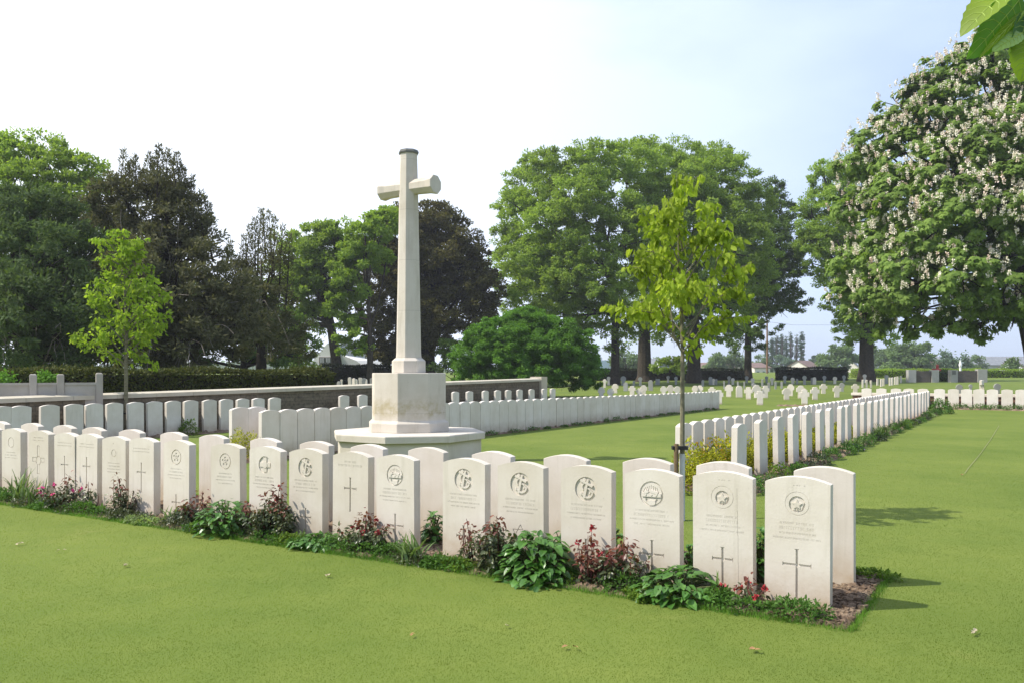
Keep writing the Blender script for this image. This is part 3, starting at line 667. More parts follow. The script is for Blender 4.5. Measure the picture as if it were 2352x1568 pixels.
tree('broadleaf_tree', 'large spreading green tree with its trunk left of the young tree crown', 'tree', gp(1413, Y=80), .38,
     LB(80, [(1215, 600, 75, -1), (1240, 500, 80, 1), (1290, 420, 85, 0), (1370, 395, 75, -2), (1440, 400, 80, 0), (1300, 540, 95, -4), (1400, 520, 95, -3), (1250, 680, 80, -2), (1340, 650, 90, -5), (1450, 620, 80, 2), (1420, 700, 60, -3), (1180, 470, 40, 2), (1170, 545, 38, 0), (1500, 500, 70, 0), (1190, 660, 55, 1), (1380, 765, 34, -1), (1450, 765, 32, 0), (1320, 765, 30, 0), (1415, 795, 22, 0), (1300, 620, 80, -3), (1270, 730, 60, -2), (1360, 720, 60, 0), (1440, 560, 70, -4), (1340, 480, 80, -4)]), 'broad', .24, .95, 11, split=.42, group=S_)
tree('broadleaf_tree', 'tall green tree directly behind the staked young tree', 'tree', gp(1594, Y=85), .62,
     LB(85, [(1480, 400, 80, 1), (1570, 395, 78, 0), (1650, 430, 80, -1), (1700, 480, 72, 0), (1520, 480, 85, -4), (1610, 520, 95, -5), (1690, 580, 85, -3), (1560, 620, 85, -5), (1650, 670, 80, -3), (1500, 650, 60, 0), (1720, 650, 60, 0), (1590, 740, 45, 0), (1640, 375, 50, 2), (1540, 775, 34, -1), (1640, 770, 38, 0), (1690, 765, 32, 0), (1585, 785, 26, 1), (1560, 440, 80, -3), (1660, 520, 80, -3), (1520, 560, 80, -3), (1620, 720, 55, -2), (1690, 710, 50, 0), (1530, 700, 50, 0)]), 'broad', .24, .95, 12, split=.40, group=S_)
tree('broadleaf_tree', 'darker green tree right of the young tree with low straight trunk', 'tree', gp(1718, Y=98), .40,
     LB(98, [(1740, 490, 62, 0), (1780, 560, 62, -2), (1700, 560, 70, 0), (1760, 650, 70, -2), (1810, 700, 42, 0), (1700, 690, 60, 0), (1800, 500, 36, 2), (1740, 740, 60, -2), (1715, 790, 38, 0), (1820, 610, 30, 0), (1770, 440, 30, 0), (1735, 560, 70, -3), (1790, 620, 55, -2), (1760, 700, 55, -2), (1725, 620, 60, -2)]), 'dark', .25, 1.0, 13, split=.33, group=S_)
tree('broadleaf_tree', 'tree behind the others filling the left edge, grey green crown', 'tree', gp(1300, Y=105), .45,
     LB(105, [(1200, 430, 50, 0), (1240, 400, 50, 0), (1195, 490, 45, 0), (1290, 420, 50, 0), (1180, 620, 60, 0), (1260, 600, 80, 0), (1300, 700, 70, 0), (1200, 700, 50, 0)]), 'broad', .34, .9, 14, group=S_)
tree('ivy_clad_tree', 'stout ivy covered trunk with thin bright leaves left of the young tree', 'tree', gp(1480, Y=90), .70,
     LB(90, [(1480, 770, 42, 0, 1.2), (1450, 730, 40, 0), (1500, 720, 45, 0), (1478, 660, 50, 2)]), 'broad2', .26, .55, 15, split=.6)
tree('broadleaf_tree', 'bright green tree with flared trunk, partly behind the flowering chestnut', 'tree', gp(1990, Y=92), .72,
     LB(92, [(1930, 430, 62, 0), (1900, 520, 62, -1), (1960, 520, 70, 0), (1890, 610, 60, 0), (1960, 640, 70, -1), (2010, 580, 70, 1), (1990, 720, 52, -1, 1.1), (2030, 700, 48, 0, 1.1), (1985, 775, 38, 0), (1850, 480, 28, 0), (1860, 560, 36, 0), (1950, 390, 36, 1), (1890, 400, 30, 0), (1940, 700, 46, 0), (2000, 430, 60, 0), (1925, 560, 62, -3), (1900, 470, 48, 0), (1875, 560, 46, -1), (1930, 640, 55, -2), (1960, 760, 40, 0), (2015, 770, 38, 0), (1990, 680, 55, -2)]), 'broad2', .24, .95, 16, split=.36)
tree('copper_beech_tree', 'round dark copper beech standing behind the memorial cross', 'tree', gp(985, Y=75), .6,
     LB(75, [(900, 560, 75, -1), (888, 650, 66, 0), (950, 560, 90, 0), (1020, 560, 80, 0), (1000, 640, 110, 0), (1080, 660, 68, 0), (920, 720, 90, -2), (1030, 740, 92, -1), (878, 760, 54, 0), (1090, 740, 58, 0), (1000, 510, 50, 0), (960, 780, 60, -2), (865, 812, 30, 0), (905, 820, 32, -1), (930, 640, 95, 2), (1045, 690, 95, 3), (1000, 800, 55, 0), (880, 800, 42, -1), (1060, 590, 55, 0)]), 'copper', .25, 1.2, 17, bark=M_darkbark, split=.22)
tree('broadleaf_tree', 'green tree just left of the copper beech, overlapping its edge', 'tree', gp(850, Y=66), .25,
     LB(66, [(868, 520, 42, 1), (838, 560, 44, 0), (812, 610, 44, 0), (795, 665, 42, 0), (790, 715, 38, 0), (800, 760, 36, 0), (812, 800, 30, 0), (850, 600, 40, 2), (895, 505, 34, 3)]), 'broad2', .24, 1.9, 18, split=.3)
tree('broadleaf_tree', 'green tree with leaning trunk in front of the white house', 'tree', gp(782, Y=68), .42,
     LB(68, [(740, 560, 48, 0), (770, 570, 50, 1), (700, 610, 60, 0), (760, 640, 58, 0), (690, 690, 62, 0), (640, 740, 50, 0), (750, 710, 40, 2), (710, 745, 34, 0), (640, 640, 48, 1), (660, 560, 30, 1), (720, 560, 48, 1), (800, 590, 44, 2), (720, 650, 60, -1), (660, 700, 50, 0), (780, 540, 34, 1), (690, 640, 50, 1), (770, 690, 44, 1)]), 'broad', .26, 1.1, 19, split=.42, lean=(-.8, 0))
tree('broadleaf_tree', 'large light green tree top showing above the dark yews at far left', 'tree', gp(70, Y=48), .4,
     LB(48, [(20, 390, 72, 0), (90, 370, 66, 1), (150, 400, 60, 0), (205, 410, 48, 0), (60, 450, 80, -2), (150, 460, 70, -1), (210, 470, 50, 0), (-60, 420, 80, 0), (-10, 520, 90, -1), (120, 540, 80, 0), (220, 560, 70, 0), (10, 340, 30, 0)]), 'broad', .20, 1.0, 20)
def dead_twigs(n, spread, z0, z1, seed, pale=False):
    def f(e, lobes, nr):
        rng = random.Random(seed); m = MB()
        for i in range(n):
            c, r = rng.choice(lobes); rr = float(np.mean(r)) if not isinstance(r, (int, float)) else r
            a = Vector((c.x*.4, -1.0, rng.uniform(z0, z1))); b = c+Vector((rng.uniform(-1, 1)*rr, -rr*1.35-rng.uniform(0, .9), rng.uniform(-1.0, .0)*rr)); limb(m, a, b, .022, .006, rng, 6, .9, 4)
        m.build('dead_branches', M_deadtwig, e)
    return f
def spikes(pts, w=.35):
    """upright feathery leaders that break the top outline"""
    def f(e, lobes, nr):
        m = MB(); ml = MB(); B = Vector(e.location)
        for x, y0, y1, Y in pts:
            a = P3(x+nr.uniform(-14, 14), y1, Y)-B; b = P3(x, y0, Y)-B; m.tube([a, a.lerp(b, .5)+Vector((nr.normal()*.08, 0, 0)), b], [.05, .03, .008], 5)
            k = 420; t = nr.random(k); P = np.array(a)[None]*(1-t[:, None])+np.array(b)[None]*t[:, None]; wd = w*(1-t)*.9+.06
            off = rnd_unit(k, nr)*wd[:, None]*np.array([1, 1, .5]); P = P+off; D = norm(off+np.array([0, 0, .5])*wd[:, None]*2+rnd_unit(k, nr)*.05)
            rhombs(ml, P, D, rnd_unit(k, nr), nr.uniform(.10, .24, k), .045)
            for q in range(16):
                tt = nr.uniform(.1, .9); p = a.lerp(b, tt); an = nr.uniform(0, 6.28); ww = w*(1-tt)+.08; m.tube([p, p+Vector((math.cos(an)*ww, math.sin(an)*ww, ww*.9))], [.012, .003], 4)
        m.build('leader_stems', M_darkbark, e); ml.build('leader_foliage', LM['yew'], e)
    return f
def both(*fs):
    def f(e, l, n):
        for q in fs: q(e, l, n)
    return f
YW = dict(shape=.36, ragged=.16, up=.2, clump=.16)
tree('yew_tree', 'huge dark yew at the left edge behind the hedge', 'tree', gp(60, Y=34), .5,
     LB(34, [(30, 500, 80, 0), (110, 520, 85, 0), (-60, 560, 110, 0), (60, 610, 110, -2), (170, 620, 95, 0), (0, 720, 110, -3), (120, 730, 120, -3), (230, 740, 90, -1), (60, 810, 100, -2), (-80, 740, 110, 0), (180, 820, 80, -1)]), 'yewg', .20, 1.5, 21, bark=M_darkbark, inner=.4, extra=dead_twigs(26, 3, .8, 3, 5), **{**YW, 'shape': .35})
tree('yew_tree', 'tall dark brownish yew with feathery upright tops behind the left young tree', 'tree', gp(380, Y=37), .6,
     LB(37, [(290, 470, 62, 0), (370, 450, 62, 0), (420, 500, 62, 0), (260, 540, 80, 0), (350, 560, 95, -1), (440, 590, 80, 0), (300, 650, 100, -2), (400, 680, 110, -2), (490, 690, 80, -1), (330, 770, 110, -2), (450, 790, 100, -2), (560, 770, 80, -1), (540, 700, 60, 0), (250, 800, 80, 0)]), 'yew', .20, 1.5, 22, bark=M_darkbark, inner=.4,
     extra=both(spikes([(285, 345, 470, 37), (300, 370, 470, 36.5), (325, 390, 480, 37), (345, 352, 470, 37), (366, 335, 460, 36), (385, 345, 470, 37), (405, 352, 480, 37), (420, 380, 500, 37), (440, 405, 520, 37), (462, 440, 560, 37), (478, 470, 600, 37), (255, 400, 500, 37), (310, 360, 450, 37.4), (395, 365, 470, 36.6), (355, 365, 450, 37.5)], .42), dead_twigs(40, 3, .8, 4, 6)), **YW)
tree('thin_yew_tree', 'sparse ragged yew with bare forking twigs left of the green tree', 'tree', gp(600, Y=42), .3,
     LB(42, [(590, 640, 42, 0), (620, 700, 60, 0), (560, 700, 60, 0), (600, 780, 80, 0), (660, 790, 60, 0), (630, 600, 30, 0), (540, 620, 26, 0)]), 'yew', .19, .8, 23, bark=M_darkbark,
     extra=both(spikes([(600, 480, 640, 42), (618, 485, 640, 42), (585, 500, 640, 42), (650, 520, 680, 42), (665, 540, 700, 42), (632, 500, 640, 41), (560, 540, 680, 42), (530, 555, 640, 42), (575, 520, 650, 42), (605, 495, 600, 41.5), (545, 590, 680, 42)], .34), dead_twigs(16, 3, 2, 5, 8)), **YW)
tree('dark_undergrowth_tree', 'low dark tree filling the gap behind the yews and the hedge', 'tree', gp(560, Y=52), .3,
     LB(52, [(480, 760, 80, 0), (600, 800, 70, 0), (680, 810, 50, 0), (400, 800, 80, 0), (640, 760, 50, 0), (540, 720, 60, 0)]), 'dark', .22, 1.3, 24, bark=M_darkbark, inner=.4)
tree('dark_undergrowth_tree', 'shadowed tree mass behind the yew at the left edge', 'tree', gp(100, Y=54), .3,
     LB(54, [(-40, 700, 130, 0), (100, 700, 130, 0), (240, 700, 130, 0), (20, 800, 90, 0), (180, 800, 90, 0), (320, 800, 90, 0), (350, 690, 90, 0)]), 'dark', .24, 1.3, 25, bark=M_darkbark, inner=.4)
tree('round_shrub', 'big rounded bright green shrub behind the end of the stone wall', 'shrub', gp(1215, Y=50), .12,
     LB(50, [(1190, 795, 82, 0), (1110, 820, 60, -1), (1260, 800, 72, 0), (1310, 830, 60, 0), (1150, 850, 62, -1.5), (1230, 850, 75, -1.5), (1300, 860, 62, -1), (1090, 860, 40, -.5), (1200, 760, 48, 0), (1170, 760, 40, 0), (1340, 880, 36, 0), (1120, 885, 40, -.5), (1180, 890, 40, -1), (1120, 785, 52, -.5), (1075, 825, 40, 0), (1225, 765, 55, -.5), (1280, 775, 52, 0), (1325, 800, 48, 0), (1165, 800, 62, -2), (1250, 830, 75, -2), (1215, 738, 36, 0), (1350, 850, 40, 0), (1062, 880, 30, 0)]), 'shrub', .125, 1.5, 26, split=.2, clump=.11, inner=.3, ragged=.10, droop=0)
tree('small_bush', 'small leafy bush under the ivy clad trunk beyond the crosses', 'bush', gp(1535, Y=88), .08, LB(88, [(1520, 845, 20, 0), (1545, 838, 22, 0), (1560, 850, 18, 0)]), 'broad', .22, 1.3, 27, split=.2)
tree('small_bush', 'leafy bush beside the trunk behind the white house', 'bush', gp(690, Y=62), .08, LB(62, [(690, 815, 28, 0), (670, 830, 24, 0), (705, 835, 18, 0)]), 'broad', .2, 1.2, 28, split=.2)
tree('small_bush', 'bush right of the copper beech trunk, left of the round shrub', 'bush', gp(1045, Y=66), .08, LB(66, [(1040, 830, 26, 0), (1055, 845, 24, 0), (1030, 800, 18, 0), (1005, 850, 18, 0)]), 'dark', .2, 1.2, 29, split=.2)
tree('garden_shrub', 'bright green shrub peeping over the fence near its left post', 'bush', gp(108, Y=19.3), .03, LB(19.3, [(104, 866, 13, 0), (116, 868, 10, 0), (92, 872, 9, 0)]), 'shrub', .07, 1.5, 30, split=.3)
tree('garden_shrub', 'bright green shrub above the fence at the left edge', 'bush', gp(12, Y=18.7), .03, LB(18.7, [(5, 870, 11, 0), (18, 870, 10, 0), (-10, 868, 12, 0)]), 'shrub', .08, 1.5, 31, split=.3)

# flowering chestnut: palmate leaves and flower candles
def chestnut():
    Y = 48; base = gp(2392, Y=49.5); rng = random.Random(50); nr = np.random.default_rng(50)
    e = empty('chestnut_tree', base, 0, 'huge flowering horse chestnut with pink and cream blossom at the right edge', 'tree')
    L_ = [(2010, 330, 62, 0), (1990, 420, 62, 1), (2080, 250, 62, 0), (2160, 185, 60, 0), (2240, 130, 62, 0), (2330, 110, 70, 0), (2420, 130, 80, 0), (2000, 510, 70, 0), (1970, 600, 66, 0), (1960, 680, 56, 0),
          (2080, 350, 85, -2), (2170, 280, 85, -2), (2270, 230, 90, -2), (2380, 240, 100, -2), (2080, 460, 90, -3.5), (2180, 400, 95, -5), (2290, 360, 100, -5.5), (2400, 380, 110, -6), (2060, 570, 85, -3.5), (2150, 530, 90, -6), (2260, 500, 100, -7), (2380, 520, 110, -7.5),
          (2030, 660, 70, -2.5), (2110, 650, 80, -5), (2210, 630, 85, -7), (2320, 640, 95, -7.5), (2130, 710, 52, -3), (2220, 715, 52, -5), (2310, 700, 50, -6), (1990, 720, 38, -1), (2060, 720, 40, -1), (2180, 745, 26, -2), (2520, 300, 140, 0), (2540, 520, 150, 0), (2480, 660, 90, -4), (2300, 420, 120, 3), (2200, 560, 130, 3), (2350, 620, 100, 3), (2120, 440, 90, 3), (2045, 300, 50, 0), (2120, 215, 50, 0), (2200, 160, 48, 0), (2275, 115, 52, -1), (1960, 375, 40, 0), (1950, 470, 45, 0), (2100, 745, 36, -3), (2150, 755, 26, -4), (2010, 740, 34, -1), (2250, 745, 36, -5), (2330, 730, 40, -5), (2270, 320, 80, -5.5), (2330, 300, 80, -5), (2200, 470, 80, -7), (2330, 450, 90, -8), (2090, 610, 70, -5), (2150, 300, 95, 3), (2250, 240, 105, 4), (2340, 200, 110, 4), (2080, 380, 80, 3), (2220, 430, 120, 4), (2050, 560, 70, 3), (2350, 330, 120, 4), (2290, 170, 60, 0)]
    B = Vector(base); lobes = [(c-B, r) for c, r in LB(Y, L_)]
    m = MB(); top = Vector((-1.4, -.6, 6.0)); m.tube([(0, 0, -.3), (0, 0, .1), (-.06, 0, 1.2), (-.42, 0, 3.1), top], [1.0, .8, .66, .62, .58], 14)
    m.tube([top, top+Vector((-.4, 0, 4)), top+Vector((0, 0, 9))], [.45, .3, .1], 10)
    for c, r in lobes:
        a = top.lerp(top+Vector((-.2, 0, 6)), rng.uniform(0, .8) if c.z > 6 else 0); limb(m, a, c, .13, .035, rng, 6)
        for q in range(4): limb(m, c, c+Vector((rng.gauss(0, 1), rng.gauss(0, 1), rng.gauss(0, .7))).normalized()*float(np.mean(r))*.9, .05, .012, rng, 3, 0, 4)
    m.build('trunk', M_darkbark, e)
    m = MB(); mb1 = MB(); mb2 = MB()
    for li, (c, r) in enumerate(lobes):
        c = np.array(c); rm = float(np.mean(r)); far = L_[li][0] > 2450 or L_[li][3] > 2.5
        n = int(4*math.pi*rm*rm*(7 if far else 20)); nc = int(n/22); d = rnd_unit(nc, nr); cc = c+d*r*(np.where(nr.random(nc) < .2, nr.uniform(.5, .8, nc), nr.uniform(.84, 1.06, nc)))[:, None]
        idx = np.repeat(np.arange(nc), 22); k = len(idx); off = rnd_unit(k, nr)*np.cbrt(nr.random((k, 1)))*.42; off[:, 2] *= .6; P0 = cc[idx]+off; ow = norm(d[idx]+off*.8)
        tilt = norm(ow*.8+np.array([0, 0, .75])+rnd_unit(k, nr)*.35)
        a = norm(np.cross(tilt, rnd_unit(k, nr))); b = np.cross(tilt, a)
        for q in range(6):
            an = q*math.pi/3; D = norm(a*math.cos(an)+b*math.sin(an)-tilt*.45); s = nr.uniform(.18, .29, k)*(1.3 if far else 1); rhombs(m, P0, D, tilt, s, s*.5)
        if not far:
            nf = int(4*math.pi*rm*rm*3.7); d = rnd_unit(nf, nr); keep = (d[:, 2] > -.35) & (d[:, 1] < .6); d = d[keep]
            for dd in d:
                p = c+dd*r*nr.uniform(.98, 1.10); h = nr.uniform(.22, .34); ax = norm(np.array([dd[0]*.25, dd[1]*.25, 1.0])+nr.normal(size=3)*.1)
                t = mb1 if nr.random() < .3 else mb2; kp = 26; q = nr.random(kp); a1 = nr.uniform(0, 6.28, kp); rr = .085*(1-q)**.7*(.4+.6*np.minimum(1, q*5))+.012
                sd = norm(np.stack([np.cos(a1), np.sin(a1), np.zeros(kp)], 1)); rhombs(t, p+ax*h*q[:, None]+sd*rr[:, None]*.3, norm(sd+ax*.5+rnd_unit(kp, nr)*.3), rnd_unit(kp, nr), nr.uniform(.055, .10, kp), .06)
    m.build('crown', LM['chestnut'], e); tag(mb1.build('pink_blossom', M_blossom, e), kind='stuff'); tag(mb2.build('cream_blossom', M_blossom2, e), kind='stuff')
chestnut()

# young staked trees
def young(name, label, base, H, branches, lm, ls, seed, rt, n_per, prof=None, droop=.9, hedge_tw=.10, nb=16, b0=.35):
    rng = random.Random(seed); nr = np.random.default_rng(seed); B = Vector(base); e = empty(name, B, 0, label, 'tree'); m = MB(); ml = MB()
    tp = [Vector((0, 0, -.1)), Vector((.005, 0, H*.25)), Vector((.01, .01, H*.5)), Vector((-.03, 0, H*.75)), Vector((-.05, 0, H))]
    m.tube(tp, [rt*1.15, rt, rt*.8, rt*.42, rt*.1], 8)
    def spray(pts, n, w):
        pts = [Vector(p) for p in pts]; seg = [(a, b) for a, b in zip(pts, pts[1:])]
        L_ = sum((b-a).length for a, b in seg); k = int(n*L_)
        t = nr.random(k)**.8; P = []
        for q in t:
            d = q*L_
            for a, b in seg:
                l = (b-a).length
                if d <= l: P.append(a.lerp(b, d/l)); break
                d -= l
            else: P.append(pts[-1])
        P = np.array([tuple(p) for p in P]).reshape(-1, 3); off = nr.normal(size=P.shape)*w; off[:, 2] -= np.abs(off[:, 2])*.5; P = P+off
        dr = np.array(pts[-1]-pts[0]); dr = dr/np.linalg.norm(dr)
        D = norm(np.array([0, 0, -droop])+dr*.3+rnd_unit(len(P), nr)*.55); Nn = norm(rnd_unit(len(P), nr)+np.array([-.3, -.3, .4])); s = ls*nr.uniform(.6, 1.25, len(P)); leaves(ml, P, D, Nn, s, s*.62, .12, .3)
    for pts in branches:
        pts = [Vector(p)-B for p in pts]; m.tube(pts, [rt*.42*(1-.8*i/(len(pts)-1)) for i in range(len(pts))], 5); spray(pts[1:] if len(pts) > 2 else pts, n_per, hedge_tw)
        for q in range(3):
            a = pts[-2].lerp(pts[-1], rng.random()); b = a+Vector((rng.gauss(0, .13), rng.gauss(0, .13), rng.gauss(.05, .1))); m.tube([a, b], [.004, .002], 4); spray([a, b], n_per*.7, hedge_tw*.7)
    for i in range(nb):
        f = b0+(1-b0)*(i+.5)/nb; z = H*f; an = i*2.4+rng.uniform(-.4, .4); r = prof(f)*rng.uniform(.75, 1.1)
        a = Vector((0, 0, z-r*.5)) if z-r*.5 > H*b0*.8 else Vector((0, 0, H*b0*.8)); dz = z-a.z+r*.35
        mid = a+Vector((math.cos(an)*r*.5, math.sin(an)*r*.5, dz*.65)); tip = a+Vector((math.cos(an)*r, math.sin(an)*r, dz))
        m.tube([a, mid, tip], [rt*.4, rt*.22, .003], 5); spray([a.lerp(mid, .35), mid, tip], n_per, hedge_tw)
        for q in range(2):
            a2 = mid.lerp(tip, rng.random()); b2 = a2+Vector((math.cos(an+rng.uniform(-1, 1))*.2, math.sin(an+rng.uniform(-1, 1))*.2, rng.uniform(-.05, .15))); m.tube([a2, b2], [.005, .002], 4); spray([a2, b2], n_per*.8, hedge_tw)
    spray([tp[3], tp[4]], n_per*.8, hedge_tw*.55); spray([tp[2], tp[3]], n_per*.3, hedge_tw)
    m.build('trunk', M_youngbark, e); ml.build('crown', LM[lm], e); return e
YT = 8.4; bt = gp(1566, Y=YT)
def zz(x, y, dy=0): return P3(1372+x*.2969, 367.5+y*.2969, YT+dy)
br = [[zz(680, 1530), zz(530, 1250, -.1), zz(430, 1000, -.2), zz(310, 680, -.25)], [zz(600, 1400), zz(560, 1100, .1), zz(500, 900, .2), zz(420, 620, .3)], [zz(665, 870), zz(560, 640, -.1), zz(470, 390, -.15)],
      [zz(668, 900), zz(590, 740, .2), zz(330, 410, .25)], [zz(690, 950), zz(830, 700, -.1), zz(980, 470, -.2)], [zz(690, 1400), zz(860, 1050, -.15), zz(930, 760, -.2), zz(1080, 600, -.2)], [zz(685, 1300), zz(850, 1120, .1), zz(1030, 1010, .2), zz(1150, 1050, .2)],
      [zz(700, 1440), zz(820, 1290, -.1), zz(1020, 1220, -.1)], [zz(640, 1420), zz(470, 1190, -.1), zz(270, 1160, -.15), zz(185, 1165, -.15)], [zz(665, 850), zz(850, 560, .1), zz(900, 340, .15)], [zz(660, 700), zz(620, 500, -.2), zz(580, 380, -.3)],
      [zz(690, 1350), zz(960, 900, .3), zz(1120, 830, .4)], [zz(640, 1440), zz(420, 1180, .1), zz(350, 1080, .15)], [zz(680, 1180), zz(720, 1020, -.3), zz(800, 950, -.45)], [zz(680, 1250), zz(600, 1050, -.35), zz(560, 960, -.45)], [zz(672, 1000), zz(560, 900, .3), zz(330, 760, .35)], [zz(672, 900), zz(760, 780, .3), zz(900, 560, .4)]]
ytr = young('young_tree', 'young staked tree with drooping yellow green leaves right of centre', bt, 3.42, br, 'young', .078, 61, .024, 138, prof=lambda f: .30*min(1, (f-.42)/.1+.3) if f < .8 else .30*(1-f)/.2*.6+.05, nb=9, b0=.50, hedge_tw=.038)
m = MB(); m.tube([bt+Vector((.003, .0, -.1)), bt+Vector((.003, .0, .66))], [.029, .028], 10); g = m.build('trunk_wrap', M_guard); g.parent = ytr; g.matrix_parent_inverse = Matrix.Translation(-bt)
sk = bt+Vector((-.07, -.04, 0)); e = empty('tree_stake', sk, 0, 'brown wooden stake tied with a black strap beside the right young tree', 'stake'); m = MB(); m.tube([(0, 0, -.1), (.008, 0, .76)], [.024, .024], 10); m.build('post', M_stake, e); m = MB(); m.box((.045, .02, .72), (.15, .075, .035)); m.build('strap', M_strap, e)
YL = 19.2; bl = gp(289, Y=YL)
def zl(x, y, dy=0): return P3(122.5+x*.3204, 502.25+y*.3204, YL+dy)
br = [[zl(515, 1040), zl(390, 950, -.1), zl(280, 900, -.1), zl(140, 840, -.1)], [zl(515, 1000), zl(420, 880, -.1), zl(330, 780, -.2)], [zl(510, 900), zl(400, 760, 0), zl(300, 710, 0)], [zl(505, 850), zl(380, 640, -.1), zl(250, 510, -.1)], [zl(500, 700), zl(380, 480, .1), zl(290, 430, .1)],
      [zl(510, 1000), zl(640, 860, -.1), zl(770, 760, -.2)], [zl(510, 950), zl(650, 780, .2), zl(800, 680, .2)], [zl(505, 850), zl(680, 640, -.1), zl(820, 540, -.1)], [zl(505, 800), zl(640, 560, .1), zl(730, 400, .1)], [zl(490, 600), zl(560, 450, -.2), zl(690, 440, -.1)], [zl(480, 420), zl(540, 280, 0), zl(620, 240, 0)], [zl(470, 300), zl(560, 210, 0), zl(650, 140, 0)],
      [zl(470, 330), zl(400, 290, 0), zl(350, 310, 0)], [zl(460, 250), zl(400, 180, 0), zl(345, 150, 0)], [zl(515, 1050), zl(580, 990, 0), zl(640, 970, 0)], [zl(515, 1050), zl(450, 1000, 0), zl(380, 940, 0)], [zl(505, 750), zl(450, 560, -.5), zl(420, 480, -.6)], [zl(505, 800), zl(590, 700, -.5), zl(640, 620, -.6)], [zl(505, 900), zl(620, 820, -.5), zl(700, 720, -.5)]]
ylf = young('young_tree', 'bright green young tree in front of the dark yews at left', bl, (1004-532)/FPX*YL, br, 'youngl', .105, 62, .045, 128, prof=lambda f: .15+.55*math.sin(min(1, max(0, (f-.4)/.6))*math.pi)**.7*(1 if f < .75 else .5), nb=13, b0=.44, hedge_tw=.075, droop=.55)
e = empty('tree_stake', bl+Vector((-.16, -.05, 0)), 0, 'short grey stake beside the left young tree trunk', 'stake'); m = MB(); m.tube([(0, 0, -.1), (0, 0, .62)], [.03, .03], 8); m.build('post', M_stake, e); m = MB(); m.box((.10, .02, .55), (.26, .09, .03)); m.build('strap', M_strap, e)

# overhanging leaves, close to the lens
def big_leaf(m, base, tip, wid, nrm, curl=.12, n=16, teeth=.05, veins=None):
    d = tip-base; L_ = d.length; d.normalize(); s = d.cross(nrm).normalized(); nn = s.cross(d); vs = []
    for i in range(n+1):
        t = i/n; wv = wid*(math.sin(math.pi*min(1, t**.75)))**.8*.5+.0005; wv *= 1+(teeth if i % 2 else -teeth)
        c = base+d*L_*t-nn*curl*L_*t*t
        vs += [c+s*wv-nn*wv*.25*-1, c, c-s*wv+nn*wv*.25]
    m.add(vs, [(i*3+j, i*3+j+1, i*3+j+4, i*3+j+3) for i in range(n) for j in range(2)])
    if veins is not None:
        vv_ = [Vector(p) for p in vs]; veins.tube([vv_[i*3+1]-nn*.0004 for i in range(n+1)], [.0011*(1-i/n*.8) for i in range(n+1)], 5); veins.tube([vv_[i*3+1]+nn*.0004 for i in range(n+1)], [.0011*(1-i/n*.8) for i in range(n+1)], 5)
        for i in range(1, n-3, 2):
            for sd in (0, 2):
                e_ = vv_[(i+3)*3+sd].lerp(vv_[(i+3)*3+1], .12); a_ = vv_[i*3+1]; mid_ = vv_[(i+1)*3+1].lerp(vv_[(i+1)*3+sd], .45); veins.tube([a_, mid_, e_], [.0007, .0005, .0003], 4)
Yb = 1.35
def zo(x, y, dy=0): return P3((3560+x*280/1372)*.6125, y*280/1372*.6125, Yb+dy)
ob = empty('overhanging_branch', zo(1500, -300), 0, 'toothed bright green leaves hanging into the top right corner', 'branch'); OB = Vector(ob.location)
LMo = leaf_mat('near_leaf_dark', (.07, .17, .015), (.07, .17, .015), .45, .4, 8, .4); LMb = leaf_mat('near_leaf_painted_sun', (.20, .29, .012), (.20, .29, .012), .45, .4, 8, .4); LMp = leaf_mat('near_leaf_pale', (.30, .42, .16), (.30, .42, .16), .4, .4, 8, .4)  # dark and sunlit copies of one leaf, the sunlight put into the colour
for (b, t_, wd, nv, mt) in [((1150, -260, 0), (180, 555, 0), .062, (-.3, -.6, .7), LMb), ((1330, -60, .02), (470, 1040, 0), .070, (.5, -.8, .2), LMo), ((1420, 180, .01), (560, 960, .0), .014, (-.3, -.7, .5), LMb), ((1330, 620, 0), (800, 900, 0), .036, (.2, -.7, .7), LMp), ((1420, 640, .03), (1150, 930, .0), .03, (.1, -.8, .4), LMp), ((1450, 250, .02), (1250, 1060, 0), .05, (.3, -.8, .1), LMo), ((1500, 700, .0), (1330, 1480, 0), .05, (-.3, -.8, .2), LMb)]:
    m = MB(); mv = MB(); big_leaf(m, zo(*b)-OB, zo(*t_)-OB, wd, Vector(nv), veins=mv); lo = m.build('leaf', mt, ob, True); mv.build('veins', M_vein, lo)
m = MB(); m.tube([zo(1600, -500)-OB, zo(1480, -100, .01)-OB, zo(1440, 300, .01)-OB, zo(1440, 720, 0)-OB], [.004, .003, .002, .0015], 6); m.tube([zo(1480, -100, .01)-OB, zo(1150, -260)-OB], [.002, .0015], 5); m.build('twig', M_stem, ob)

